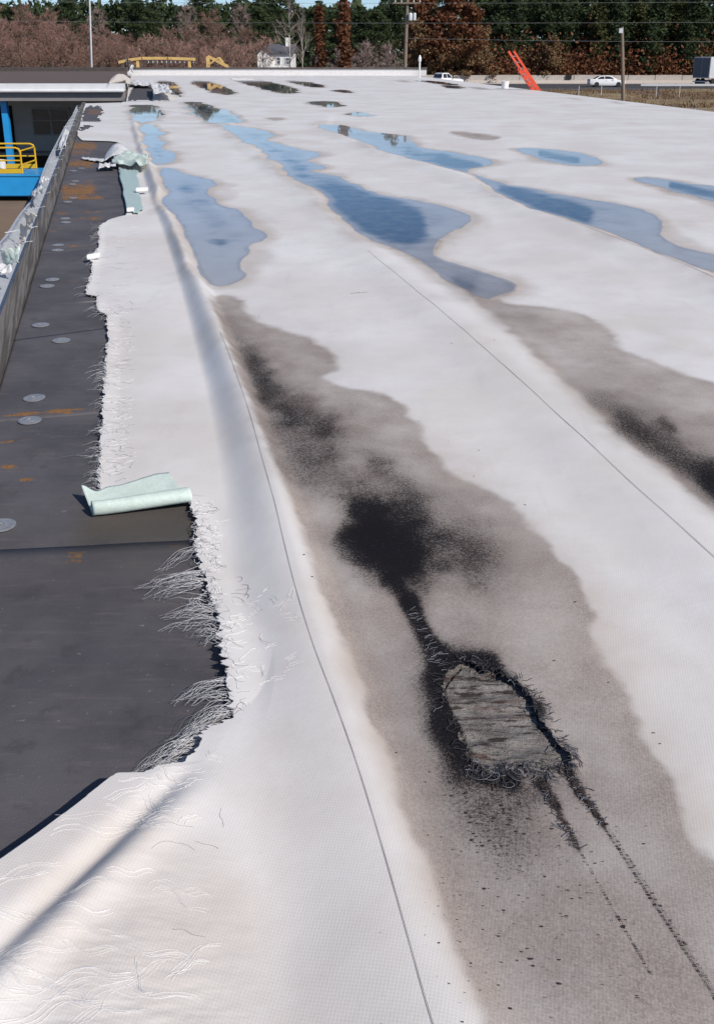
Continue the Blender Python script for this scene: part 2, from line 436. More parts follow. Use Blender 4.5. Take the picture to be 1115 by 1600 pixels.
# ------------------------------------------------------------------ roof: outlines measured from the photograph
PUDDLES = [  # (outline, label)
 ([(248,267),(268,263),(300,272),(330,280),(341,288),(326,300),(336,312),(360,325),(385,340),(400,355),(420,365),(417,376),(395,382),(385,400),(374,415),(379,430),(360,442),(340,446),(315,433),(300,408),(285,375),(270,340),(258,305)],
  'large grey blue puddle along the right foot of the long membrane fold'),
 ([(204,166),(225,164),(246,165),(250,172),(259,178),(250,184),(236,190),(212,190)], 'small pale blue puddle just in front of the torn bare roof patch'),
 ([(217,197),(235,195),(251,197),(246,203),(262,208),(254,214),(250,219),(266,224),(258,231),(270,243),(264,254),(245,257),(234,245),(226,225)],
  'wavy edged light blue puddle beside the fold between two larger puddles'),
 ([(343,196),(380,198),(432,210),(418,218),(450,228),(470,233),(500,240),(482,252),(503,262),(480,268),(530,277),(560,290),(600,305),(650,315),(700,325),(737,341),(715,358),(690,372),(678,392),(700,409),(750,424),(790,437),(806,450),(792,463),(760,470),(728,456),(690,432),(640,404),(600,385),(560,366),(530,342),(505,312),(480,290),(452,268),(430,250),(400,230),(370,212)],
  'long blue puddle with a dark blue centre in the middle of the roof'),
 ([(502,197),(540,197),(575,206),(640,213),(645,222),(670,233),(730,243),(768,256),(736,264),(748,275),(790,288),(850,298),(900,308),(960,318),(1010,330),(1030,345),(1035,365),(1055,385),(1115,400),(1300,450),(1300,520),(1115,430),(1040,401),(960,369),(880,341),(830,324),(780,300),(740,276),(690,262),(640,250),(590,232),(550,217)],
  'longest blue puddle running down to the right edge of the roof view'),
 ([(805,234),(830,232),(880,236),(920,242),(936,252),(925,258),(890,259),(850,252),(820,243)], 'isolated oval blue puddle on the right part of the roof'),
 ([(990,281),(1020,278),(1070,287),(1115,292),(1300,310),(1300,370),(1115,318),(1060,302)], 'blue puddle wedge cut by the right side of the picture'),
 ([(290,161),(310,160),(335,167),(360,178),(384,189),(360,192),(330,192),(305,181)], 'puddle half brown half blue next to the small pale blue puddle'),
 ([(300,128),(320,127),(345,133),(368,146),(345,148),(320,140)], 'brown reflecting puddle near the far parapet, left of the largest brown one'),
 ([(363,123),(390,123),(430,130),(458,137),(464,145),(435,145),(400,136)], 'largest brown reflecting puddle close to the far parapet'),
 ([(446,126),(480,128),(510,136),(480,135)], 'narrow brown puddle right of the largest brown puddle'),
 ([(486,160),(510,158),(536,164),(528,168),(505,166)], 'little oval puddle above the top of the longest puddle'),
 ([(539,178),(562,176),(580,180),(560,182)], 'tiny blue sliver of water below the little oval puddle'),
 ([(519,141),(540,141),(553,145),(534,145)], 'tiny dark water sliver in the far middle of the roof'),
 ([(246,127),(268,128),(282,140),(286,151),(270,148),(256,137)], 'ragged brown puddle beside the torn bare roof patch'),
 ([(640,125),(690,128),(716,133),(690,132)], 'dark thin puddle in front of the white pickup truck'),
 ([(686,134),(712,134),(724,138),(704,138)], 'thin dark puddle below the pickup truck puddle'),
]
def ragged(poly):
    d = np.gradient(poly, axis=0); d /= np.linalg.norm(d, axis=1)[:, None] + 1e-9; D = poly[:, 1]
    k = (vn.fbm(poly[:, 0] * 2.2, poly[:, 1] * 1.1, 4) - .5) * np.minimum(.05 + .018 * D, .55) + (vn2.fbm(poly[:, 0] * 11, poly[:, 1] * 4, 2) - .5) * .04
    return poly + np.stack([-d[:, 1], d[:, 0]], 1) * k[:, None]
PUD_W = [ragged(catmull(Parr(p), 14)) for p, _ in PUDDLES]
DAMP = [  # damp or dried stain outlines: (outline, grey, softness m, tan rim)
 ([(330,475),(345,460),(375,468),(392,492),(415,508),(450,518),(490,530),(515,550),(527,572),(520,584),(505,592),(540,607),(580,612),(612,620),(640,650),(660,680),(685,720),(720,745),(770,770),(810,800),(850,845),(885,890),(915,925),(938,965),(922,985),(935,1020),(960,1065),(990,1110),(1020,1160),(1050,1210),(1078,1270),(1115,1335),(1300,1500),(1400,1800),(850,1800),(760,1600),(740,1550),(700,1450),(660,1350),(620,1240),(580,1130),(540,1020),(505,940),(480,860),(455,790),(420,720),(395,660),(370,600),(350,540),(334,500)], .95),
 ([(600,380),(640,372),(690,374),(684,396),(700,410),(750,425),(790,437),(807,450),(795,462),(778,466),(800,475),(860,480),(910,490),(945,510),(966,530),(966,541),(1000,555),(1060,580),(1115,598),(1300,660),(1300,960),(1115,800),(1050,745),(980,686),(920,632),(860,577),(800,522),(750,478),(700,437),(650,407)], .85),
 ([(697,207),(720,205),(760,209),(786,214),(770,219),(735,217)], .95),
 ([(410,184),(435,183),(451,186),(430,189)], .9),
 ([(616,126),(632,125),(644,128),(630,129)], .8),
 ([(728,136),(750,136),(768,140),(748,140)], .8),
 ([(885,153),(900,153),(910,156),(895,156)], .5),
 ([(950,158),(965,158),(975,162),(960,162)], .5),
]
DAMP_W = [catmull(Parr(p), 5) for p, _ in DAMP]
# dark growth: capsules in photo pixels (x1,y1,x2,y2,r,strength)
DARKS = [
 (582,845,620,862,47,.92),(565,850,635,880,44,.55),(565,805,600,805,34,.38),(640,840,740,865,62,.45),(700,840,780,880,80,.22),(612,905,642,945,17,.62),(420,530,480,570,60,.18),(560,690,640,760,70,.16),
 (355,485,400,590,24,.36),(400,560,415,610,26,.34),(425,625,510,660,36,.42),(440,670,500,710,50,.40),(450,730,560,770,46,.36),(590,730,640,780,30,.35),
 (640,945,690,1040,15,.95),(690,1035,760,1035,22,.90),(680,1060,700,1110,22,.72),(690,1130,760,1205,22,.72),(770,1050,840,1110,18,.6),(690,1060,840,1200,90,.40),
 (760,1212,800,1225,14,.75),(700,1150,730,1180,30,.55),(842,1222,870,1260,10,.55),(870,1260,903,1326,6,.4),(885,1205,905,1240,9,.7),(905,1240,942,1290,6,.6),(942,1290,1115,1553,5,.22),
 (700,1240,800,1330,70,.24),(760,1360,860,1480,110,.20),(900,1250,1080,1500,130,.12),(700,1090,760,1220,70,.30),
 (900,600,1115,745,36,.27),(980,668,1115,755,24,.34),(1115,755,1300,890,36,.6),(1000,655,1115,712,58,.24),(1035,655,1050,668,10,.3),(930,625,960,640,24,.2),
 (715,440,735,447,16,.48),(780,490,830,500,20,.28),(545,150,545,150,1,.1)]
TANS = [(700,760,900,960,60,.30),(930,1040,1080,1290,50,.35),(760,1400,1000,1600,150,.22),(960,640,1115,720,50,.5),(60,1480,330,1540,140,.38),(150,1330,330,1400,90,.35),(200,520,210,740,40,.2),(950,1000,1100,1250,60,.15),(345,500,470,800,14,.55),(470,800,560,1040,22,.75),(560,1040,760,1560,34,.85),(505,935,640,1240,40,.4),(640,1250,790,1600,60,.35),(840,560,1115,790,16,.5),  # the lower-left capsules darken the overbright, sun-facing cloth through its colour
        (700,440,860,575,10,.35),(440,265,640,405,9,.4),(660,690,900,930,40,.25),(690,900,930,1020,80,.25),(1000,660,1115,720,30,.35),(640,330,735,342,12,.3),(1030,350,1060,388,8,.5)]
DEEP = [(520,310,640,348,30,1.),(545,325,620,345,30,1.),(480,285,640,370,40,.45),(790,302,910,336,17,1.),(690,250,745,262,10,.9),(640,238,690,250,12,.45),(620,235,1000,370,28,.38),(845,240,900,250,8,.8),(1050,290,1115,305,9,.8),
        (290,300,320,310,16,.35),(330,370,345,380,14,.35),(280,290,390,400,40,.28),(400,215,470,265,14,.45),(215,180,245,180,14,.35),(240,215,250,245,16,.4),(300,165,370,190,10,.6)]
def capsules(px, py, L, noise=None):
    r = np.zeros(px.shape)
    for x1, y1, x2, y2, rad, s in L:
        m = (px > min(x1, x2) - 3 * rad) & (px < max(x1, x2) + 3 * rad) & (py > min(y1, y2) - 3 * rad) & (py < max(y1, y2) + 3 * rad)
        if not m.any(): continue
        x = px[m]; y = py[m]; ex, ey = x2 - x1, y2 - y1; q = ex * ex + ey * ey + 1e-9
        t = np.clip(((x - x1) * ex + (y - y1) * ey) / q, 0, 1)
        d = np.sqrt((x - x1 - t * ex) ** 2 + (y - y1 - t * ey) ** 2) / rad
        if noise is not None: d = d * (1 + .55 * (noise[m] - .5))
        r[m] = 1 - (1 - r[m]) * (1 - s * np.exp(-d ** 2 * 1.1))
    return r

# left edge of the membrane: (px, py, lift above the deck plane)
LEFT = [(-900,1950,.05),(-200,1474,.055),(0,1342,.058),(60,1300,.058),(120,1257,.056),(168,1222,.05),(184,1215,.044),(203,1222,.032),(225,1222,.03),(250,1213,.025),(272,1209,.022),
 (290,1206,.02),(300,1192,.02),(309,1184,.02),(312,1168,.02),(314,1153,.02),(330,1142,.02),(346,1135,.02),(361,1125,.022),(360,1104,.024),(357,1075,.026),(353,1040,.028),(347,1014,.03),(343,985,.028),(338,956,.024),(330,935,.02),(323,915,.018),(318,897,.016),
 (313,879,.014),(304,852,.012),(309,830,.012),(303,805,.012),(298,785,.012),(290,772,.010),(155,770,.008),(155,745,.008),(157,700,.008),(160,640,.010),(163,595,.010),(166,550,.010),(168,519,.010),(167,489,.010),(153,486,.008),(151,476,.008),(151,462,.008),(133,459,.008),(136,447,.006),(142,430,.006),(144,410,.006),(138,404,.010),(143,399,.01),(153,385,.006),(154,352,.006),
 (160,349,.006),(170,343,.006),(196,336,.006),(198,328,.02),(194,300,.02),(190,280,.02),(185,262,.02),(190,240,.01),(189,224,.01),(178,220.5,.01),(128,219,.008),(121,212,.006),(122,203,.004),(124,197,.004),(127,185,.004),(131,170,.004),(134,161.5,.004),(197,160,.004),(199,150,.004),(200,140,.004),(203,128,.004),(205,118,.004),(206,112,.004)]
lw = np.array([tuple(P(a, b, c)) for a, b, c in LEFT])
lw[:, 1] = np.maximum.accumulate(lw[:, 1] + np.arange(len(lw)) * 1e-6)
Y_END = float(P(430, 118)[1])
def x_left(y):
    x = np.interp(y, lw[:, 1], lw[:, 0])
    return x
EA = P(1115, 175); EB = P(669, 121)
def x_right(y): return EA.x + (y - EA.y) * (EB.x - EA.x) / (EB.y - EA.y)

def px_line(pts, z=0.0):
    wv = Parr(pts, z); o = np.argsort(wv[:, 1]); return wv[o, 1], wv[o, 0]
C1 = px_line([(204,165),(212,200),(222,230),(247,300),(272,355),(290,400),(328,500),(367,600),(402,700),(433,800),(462,900),(489,1000),(520,1100),(548,1200),(578,1300),(610,1400),(645,1500),(690,1600),(760,1800)])
C2 = px_line([(350,197),(480,297),(575,388),(660,458),(725,512),(830,603),(925,690),(1020,778),(1130,878),(1330,1060)])
C3 = px_line([(505,199),(600,238),(690,266),(750,288),(830,326),(910,357),(1040,406),(1115,438),(1320,530)])
def crest(y, C): return np.interp(y, C[0], C[1])
def bell(t): return np.where(np.abs(t) < 1, .5 + .5 * np.cos(np.pi * np.clip(t, -1, 1)), 0)
BA, BB = Parr([(285, 1258), (30, 1500)])           # crease in the lifted cloth, bottom left
HOLES = [  # torn openings where the deck shows
 [(704,1048),(722,1036),(742,1038),(756,1052),(775,1050),(800,1066),(826,1086),(842,1110),(852,1136),(868,1158),(886,1180),(892,1200),(870,1204),(846,1199),(815,1206),(790,1210),(768,1214),(748,1203),(735,1186),(724,1164),(716,1140),(706,1118),(692,1092),(690,1068)],
 [(135,168),(142,165),(146,168),(153,163.5),(156,167),(162,172),(158,175),(163,177),(156,180),(152,183),(160,189),(148,190),(134,190.5),(128,189),(130,178)],
 [(123,203),(126,199),(132,195.5),(140,196),(149,198),(140,200),(134,203),(128,204)],
 [(199,157),(203,146),(208,137),(214,134),(222,136),(228,134),(236,137),(241,139),(240,146),(238,156.5)],
 [(247,127),(252,129),(258,131),(268,137),(262,137),(270,142),(280,147),(268,146),(262,144),(255,136)],
]
HOLES_W = [np.asarray(Parr(h)) for h in HOLES]

HOLE0 = HOLES_W[0]
LIP_A = np.array(P(-300, 1540, .058)[:2]); LIP_B = np.array(P(176, 1219, .05)[:2])
def z_roof(x, y, mask=None):
    q = CY - F * (y * SP - H * CP) / (y * CP + H * SP)          # how near: the photo row of the place
    d = x - crest(y, C1)
    h = (.70 + .45 * vn.fbm(y * .7, y * 0 + 2.5, 2)) * np.interp(q, [168, 185, 212, 298, 427, 662, 900, 1156, 1470, 1875], [0, .028, .052, .080, .084, .076, .056, .044, .037, .03])
    wl = np.interp(q, [266, 427, 620, 900, 1325, 1875], [.12, .12, .15, .20, .26, .28]); wr = np.interp(q, [266, 569, 1067, 1875], [.11, .10, .13, .16])
    z = h * np.where(d < 0, bell(d / wl), bell(d / wr))
    z = z + np.interp(q, [569, 850, 1050, 1325, 1875], [.0, .008, .018, .02, 0]) * bell((d + .48) / .28)
    far = np.interp(q, [175, 200, 1325], [0, 1, 1])
    d = x - crest(y, C2); z = z + .022 * np.where(d < 0, bell(d / .35), bell(d / .22)) * far
    d = x - crest(y, C3); z = z + .035 * np.where(d < 0, bell(d / .45), bell(d / .2)) * far
    und = (vn.fbm(x * 1.4, y * 1.1, 3) - .5) * .02 + (vn2.fbm(x * 5, y * 4, 2) - .5) * .003
    z = z + und
    if mask is not None: z = z * (1 - mask)
    # lifted left edge
    dl = x - x_left(y); lift = np.minimum(np.interp(y, lw[:, 1], lw[:, 2]), .026)
    wd = np.interp(lift, [0, .03, .06], [.05, .16, .16])
    e = sstep(1, 0, dl / wd)
    # crease: falls away from the sun, then rises to the lifted lip
    nx, ny = -(BB - BA)[1], (BB - BA)[0]; L = math.hypot(nx, ny); nx, ny = nx / L, ny / L
    s = (x - BA[0]) * nx + (y - BA[1]) * ny; along = ((x - BA[0]) * ny - (y - BA[1]) * nx) / L
    near = sstep(1100, 1230, q) * sstep(-.18, -.62, x - crest(y, C1))
    z = z + near * ((vn2.fbm(x * 4.2 + 4, y * 3.2, 3) - .45) * .035 + (vn.fbm(x * 6, y * 22, 4) - .5) * .016 + (vn2.fbm(x * 20, y * 70, 3) - .5) * .004)
    # the lifted lip at the lower left: a long low swell falling away from the lip line
    la, lb = LIP_A, LIP_B; ex, ey = lb - la; tt = np.clip(((x - la[0]) * ex + (y - la[1]) * ey) / (ex * ex + ey * ey), 0, 1)
    e2 = sstep(1, 0, np.hypot(x - la[0] - tt * ex, y - la[1] - tt * ey) / .62)
    z = z * (1 - np.maximum(e, e2)) + np.maximum(lift * e, .058 * e2)
    hd = sdist_box(np.atleast_1d(x), np.atleast_1d(y), HOLE0, .12); rim_ = np.exp(-(hd / .028) ** 2) * (.2 + 1.6 * np.clip(vn.fbm(x * 22, y * 22, 2) - .32, 0, 1))
    z = z + .008 * rim_.reshape(np.shape(z))
    sg = -s if SGN < 0 else s
    g = near * np.interp(along, [-.25, .0, .5, 1.0], [0, 1, 1, .7])
    z = z + g * (.022 * np.exp(-((sg + .045) / .04) ** 2) - .022 * np.exp(-((sg - .02) / .03) ** 2))
    return z
# sign so that +sg lies to the left of the crease
_nx = -(BB - BA)[1]; SGN = 1 if _nx < 0 else -1

# ------------------------------------------------------------------ the roofed building
house = thing('flat_roofed_building', 'long flat roofed building covered by torn white roofing membrane', 'building', (0, 10, GZ))
def off_obj(o, parent=house):
    o.location = -Vector(parent.location); return o

# rows are finer close by, columns are finer left of the frame's right side
pys = np.concatenate([np.linspace(2050, 1620, 60)[:-1], np.linspace(1620, 470, 560)[:-1], np.linspace(470, 118, 250)])
ys = np.array([P(557, q)[1] for q in pys]); ys[-1] = Y_END
NC = 660
xr_vis = np.minimum(np.array([P(1180, q)[0] for q in pys]), x_right(ys) - .02)
xl = x_left(ys)
xb_w = Parr([(-1000,2100),(-900,1950),(-200,1472),(-10,1342),(60,1180),(110,900),(118,600),(118,380),(112,225),(118,200),(128,168),(131,160),(160,140),(190,112)])
xbase = np.interp(ys, xb_w[:, 1], xb_w[:, 0])
jit = (vn.fbm(ys * 0 + 3, pys * .33, 3) - .5) * .03 + (vn2(ys * 0, pys * .9) - .5) * .012
near_k = np.interp(pys, [330, 345, 1120, 1180, 1230, 1300], [.5, 1, 1, .8, .2, 0]); xl = xl + jit * near_k
t = np.linspace(0, 1, NC)
xbase = np.minimum(xbase, xl)
X = xbase[:, None] + (xr_vis - xbase)[:, None] * t[None, :]
X = np.maximum(X, xl[:, None])
FAR = np.linspace(0, 1, 26)[1:]
X2 = X[:, -1:] + (x_right(ys)[:, None] - X[:, -1:]) * FAR[None, :]
X = np.concatenate([X, X2], 1)
Y = np.repeat(ys[:, None], X.shape[1], 1)
xf, yf = X.ravel(), Y.ravel()
pmask = np.zeros(xf.shape); pud_sd = np.full(xf.shape, -1e3)
for poly in PUD_W:
    pud_sd = np.maximum(pud_sd, sdist_box(xf, yf, poly, .8))
pmask = sstep(-.12, .02, pud_sd)
zf = z_roof(xf, yf, pmask)
pxf, pyf = proj(xf, yf, 0.0)
nz = vn.fbm(xf * 9, yf * 9, 4)
grey = np.zeros(xf.shape); tan = np.zeros(xf.shape)
for i, (poly, (_, g)) in enumerate(zip(DAMP_W, DAMP)):
    sdp = sdist_box(xf, yf, poly, .6) + (nz - .5) * (.07 if i < 2 else .1)
    if i < 2:
        k = np.interp(yf, [.6, 2, 5, 10], [.014, .014, .03, .06])
        body = sstep(-k, k, sdp); rim = np.exp(-((sdp - .03) / .05) ** 2)
        soft = sstep(0, .30, sdp)
        gg = body * (g * (.82 + .18 * soft)) + .10 * rim * (sdp > -.1)
        grey = np.maximum(grey, gg)
    else:
        grey = np.maximum(grey, g * sstep(-.05, .15, sdp))
# puddle beds: damp shore line, grey bed
ps = pud_sd + (nz - .5) * .06
ring_n = vn2.fbm(xf * 2.3 + 9, yf * 1.5, 4)
grey = np.maximum(grey, .50 * sstep(.0, .32, ps)); grey = np.maximum(grey, .34 * sstep(-.22, -.02, ps + (ring_n - .5) * .5) * (pud_sd > -.7) * (ring_n > .25)); grey = np.maximum(grey, .62 * np.exp(-((ps - .01) / .03) ** 2))
tan = capsules(pxf, pyf, TANS, nz); tan = np.maximum(tan, (.25 + .55 * vn2.fbm(xf * .9, yf * .7, 2)) * np.exp(-((ps + .03) / .08) ** 2))
tan = np.maximum(tan, .22 * sstep(.62, .8, vn2.fbm(xf * 1.3, yf * .8, 4)))
dark = capsules(pxf, pyf, DARKS, vn2.fbm(xf * 14, yf * 10, 3))
dark = np.clip(dark * (.86 + .28 * vn.fbm(xf * 7 + yf * 2, yf * 2.2, 4)), 0, 1)
streak = vn2.fbm(xf * 1.6, yf * 4.5, 5)
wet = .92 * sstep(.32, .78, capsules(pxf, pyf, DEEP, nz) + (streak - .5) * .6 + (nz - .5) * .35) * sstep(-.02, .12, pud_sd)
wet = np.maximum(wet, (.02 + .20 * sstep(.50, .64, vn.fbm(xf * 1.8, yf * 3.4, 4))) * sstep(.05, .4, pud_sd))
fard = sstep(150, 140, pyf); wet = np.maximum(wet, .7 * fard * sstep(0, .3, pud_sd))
V = np.stack([xf, yf, zf], 1)
R, Cn = X.shape
ii = (np.arange(R - 1)[:, None] * Cn + np.arange(Cn - 1)[None, :]).ravel()
quads = np.stack([ii, ii + 1, ii + Cn + 1, ii + Cn], 1)
cx = xf[quads].mean(1); cy = yf[quads].mean(1)
keep = (np.abs(xf[quads[:, 1]] - xf[quads[:, 0]]) + np.abs(xf[quads[:, 2]] - xf[quads[:, 3]])) > 1e-7
rag = (vn.fbm(cx * 30, cy * 30, 3) - .5)
for i, hw in enumerate(HOLES_W):
    s_ = sdist_box(cx, cy, hw, .3) + rag * (.03 if i == 0 else .12)
    keep &= ~(s_ > 0)
quads = quads[keep]
# membrane thickness along the torn edge
sk = np.arange(R) * Cn + np.maximum((X <= xl[:, None] + 1e-9).sum(1) - 1, 0)
Vs = V[sk].copy(); Vs[:, 2] -= .004; Vs[:, 0] += .002
base = len(V); V = np.concatenate([V, Vs]); 
skq = np.stack([sk[:-1], sk[1:], base + np.arange(1, R), base + np.arange(R - 1)], 1)
quads = np.concatenate([quads, skq])
me = np_mesh('roof_membrane', V, quads=quads, smooth=True)
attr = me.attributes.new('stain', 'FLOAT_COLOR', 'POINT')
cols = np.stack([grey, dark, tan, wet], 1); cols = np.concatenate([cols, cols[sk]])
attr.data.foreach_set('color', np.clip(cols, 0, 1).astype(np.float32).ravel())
mem = off_obj(obj('roof_membrane', me, 'roof_membrane', house))
mem['label'] = 'white roofing membrane, stained grey and black, torn along its left edge'

def zr(x, y):
    x = np.atleast_1d(np.asarray(x, float)); y = np.atleast_1d(np.asarray(y, float))
    sdv = np.full(x.shape, -1e3)
    for poly in PUD_W: sdv = np.maximum(sdv, sdist_box(x, y, poly, .3))
    return z_roof(x, y, sstep(-.12, .02, sdv))

# water
for poly, (_, lab) in zip(PUD_W, PUDDLES):
    c = poly.mean(0); o = bpy.data.objects.new('puddle', bpy.data.meshes.new('puddle'))
    n_ = vn.fbm(poly[:, 0] * 4, poly[:, 1] * 4, 3) - .5
    pp = poly - c
    o.data.from_pydata([(a, b, 0) for a, b in pp], [], [tuple(range(len(pp)))]); o.data.materials.append(MATS['puddle_water'])
    bm = bmesh.new(); bm.from_mesh(o.data); bmesh.ops.triangulate(bm, faces=bm.faces)
    for f in bm.faces:
        if f.normal.z < 0: f.normal_flip()
    bm.to_mesh(o.data); bm.free()
    o.location = (c[0], c[1], .006); link(o); tag(o, lab, None, None, 'structure')

# structure under the membrane: slab, walls
PLR = [(0,585),(45,450),(61,397),(77,343),(97,293),(115,227),(119,205)]
pr_w = Parr(PLR); a_, b_ = np.polyfit(pr_w[:, 1], pr_w[:, 0], 1)
def x_plank(y): return a_ * y + b_
PLW = .115
yE = P(165, 160.3)[1]; ang = math.atan(a_)
xm = P(197, 159)[0]
foot = [(x_plank(-2) - PLW * .5, -2), (x_plank(yE) - PLW * .5, yE), (xm, yE), (P(206, 118)[0], Y_END + .3), (x_right(Y_END + .3), Y_END + .3), (x_right(-2), -2)]
MB().prism(foot, lambda a, b: (a, b, GZ), lambda a, b: (a, b, -.034)).build('wall', 'wall_beige', house)
foot2 = [(foot[0][0] + .02, -1.98), (foot[1][0] + .02, yE - .02), (xm + .02, yE - .02), (foot[3][0] + .02, foot[3][1] - .02), (foot[4][0] - .02, foot[4][1] - .02), (foot[5][0] - .02, -1.98)]
MB().prism(foot2, lambda a, b: (a, b, -.033), lambda a, b: (a, b, -.030)).build('roof_slab', 'roof_slab', house)
# right eave trim
MB().bar((x_right(-2) + .06, -2, -.08), (x_right(Y_END) + .06, Y_END, -.08), .1, .14).build('eave_trim', 'white_metal', house)
# far parapet with upstand and coping
pl = P(205, 118); prr = P(669, 120)
MB().prism([(pl.x - .3, Y_END + .02), (prr.x + .1, Y_END - .0), (prr.x + .1, Y_END + .35), (pl.x - .3, Y_END + .35)], lambda a, b: (a, b, -.02), lambda a, b: (a, b, .40)).build('parapet', 'membrane_plain', house)
MB().prism([(pl.x - .35, Y_END - .05), (prr.x + .15, Y_END - .07), (prr.x + .15, Y_END + .42), (pl.x - .35, Y_END + .42)], lambda a, b: (a, b, .402), lambda a, b: (a, b, .50)).build('parapet_coping', 'dark_metal', house)

# deck boards of the stripped edge
RUST = [(118,228,145,228,8,.95),(112,239,140,239,5,.6),(112,256,142,255,8,.9),(105,298,142,297,13,1.),(100,309,160,309,4,.8),(90,333,155,331,3,.6),(85,342,160,341,3,.7),(76,360,96,359,3,.6),(95,386,136,385,2.4,.6),
 (60,444,135,438,2.2,.5),(0,649,132,641,3.2,1.),(0,690,55,685,4,.7),(0,729,40,726,4,.6),(30,752,55,750,4,.45),(112,872,126,869,9,.9),(105,852,125,850,5,.55),(0,862,95,857,2.6,.8),(95,857,290,844,2.2,.55),(20,560,90,556,3,.25),(60,480,100,478,3,.3),(140,175,158,175,6,.7),(205,150,235,150,4,.4)]
JOINT = [(862, 843), (650, 632), (526, 514), (444, 436), (390, 384), (342, 338), (312, 309), (287, 284.5), (267, 265), (250, 248.5), (236, 235), (224, 223.4), (213, 212.6), (204, 203.8), (195, 195), (187, 187), (180, 180), (173, 173), (167, 167), (160.6, 160.6)]
jl = []
for yl, yr in JOINT:
    A = P(0 if yl > 600 else 60, yl); B = P(290 if yl > 600 else 150, yr); sl_ = (B.y - A.y) / (B.x - A.x); jl.append((A, sl_))
jl[-1] = (P(150, 160.6), 0.0); jl.insert(0, (Vector((0, .15, 0)), jl[0][1]))
def jy(j, x): A, s_ = jl[j]; return A.y + s_ * (x - A.x)
for j in range(len(jl) - 1):
    g = .003
    nx_, ny_ = 70, 40
    xs_r = None
    uu, vv = np.meshgrid(np.linspace(0, 1, nx_), np.linspace(0, 1, ny_))
    ym = jy(j, -1) * .5 + jy(j + 1, -1) * .5
    x1 = float(np.max(x_left(np.linspace(jy(j, -.5), jy(j + 1, -.5), 12)))) + .35
    x1 = max(x1, x_plank(ym) + .6)
    if j == len(jl) - 2: x1 = xm + .1
    x0 = x_plank(ym) + .004
    xx = x0 + (x1 - x0) * uu
    yy = (jy(j, xx) + g) * (1 - vv) + (jy(j + 1, xx) - g) * vv
    xx = xx + (x_plank(yy) - x_plank(ym)) * (1 - uu)
    zz = -.012 + (vn.fbm(xx * 3, yy * 3, 2) - .5) * .004 + (random.Random(j).random() - .5) * .003
    zz = zz - .0015 * ((vv < .001) | (vv > .999))
    Vb = np.stack([xx.ravel(), yy.ravel(), zz.ravel()], 1)
    k = (np.arange(ny_ - 1)[:, None] * nx_ + np.arange(nx_ - 1)[None, :]).ravel()
    q = np.stack([k, k + 1, k + nx_ + 1, k + nx_], 1)
    # skirt
    ring = np.concatenate([np.arange(nx_), np.arange(1, ny_) * nx_ + nx_ - 1, (ny_ - 1) * nx_ + np.arange(nx_ - 2, -1, -1), np.arange(ny_ - 2, 0, -1) * nx_])
    lowr = Vb[ring].copy(); lowr[:, 2] = -.0295; nb = len(Vb)
    r2 = np.arange(len(ring)); q2 = np.stack([ring[r2], nb + r2, nb + (r2 + 1) % len(ring), ring[(r2 + 1) % len(ring)]], 1)
    Va = np.concatenate([Vb, lowr]); ctr = np.array([x0, float(jy(j, x0)), 0.])
    mb_ = np_mesh('insulation_board', Va - np.array([0, 10, GZ]), quads=np.concatenate([q, q2]))
    pxb, pyb = proj(Va[:, 0], Va[:, 1], Va[:, 2])
    cr = np.zeros((len(Va), 4)); cr[:, 0] = capsules(pxb, pyb, RUST, vn.fbm(Va[:, 0] * 20, Va[:, 1] * 20, 2))
    cr[:, 1] = capsules(pxb, pyb, [(150, 830, 300, 815, 40, .9), (0, 880, 250, 900, 60, .3)])
    at = mb_.attributes.new('stain', 'FLOAT_COLOR', 'POINT'); at.data.foreach_set('color', cr.astype(np.float32).ravel())
    obj('insulation_board', mb_, 'deck_board', house)

# round fastener plates on the deck
plate = MB().lathe([(.049, 0), (.049, .002), (.044, .0045), (.034, .003), (.026, .003), (.020, .006), (.011, .006), (.010, .0015), (.006, .0015), (.005, .005), (.001, .005)], n=24).mesh('fastener_plate', smooth=True)
for a, b in [(54,622),(47,657),(64,508),(96,532),(2,821),(82,437),(74,447),(91,383),(90,391),(102,341.5),(103,347.5),(106,315.5),(114,309.5),(113,288),(118,283),(115,267),(127,263),(112,205.5)]:
    p = P(a, b, -.0085); o = obj('fastener_plate', plate, 'plate_zinc', house); o.location = p - house.location
    o.rotation_euler = (0.02 * math.sin(a), .02 * math.cos(b), a)

# edge planks along the eave
cuts = [-1.8, P(30, 470)[1] - 2.0, P(68, 343)[1], P(100, 275)[1], P(118, 208)[1], yE - .02]
cuts[1] = P(10, 530)[1] - 1.2
for a, b, dz in zip(cuts[:-1], cuts[1:], (0, .004, -.002, .003, 0)):
    m = MB(); g = .004
    m.prism([(x_plank(a) - PLW, a + g), (x_plank(a), a + g), (x_plank(b), b - g), (x_plank(b) - PLW, b - g)], lambda u, v: (u, v, -.029), lambda u, v: (u, v, .012 + dz))
    m.build('plank', 'weathered_wood', house, bevel=.003)

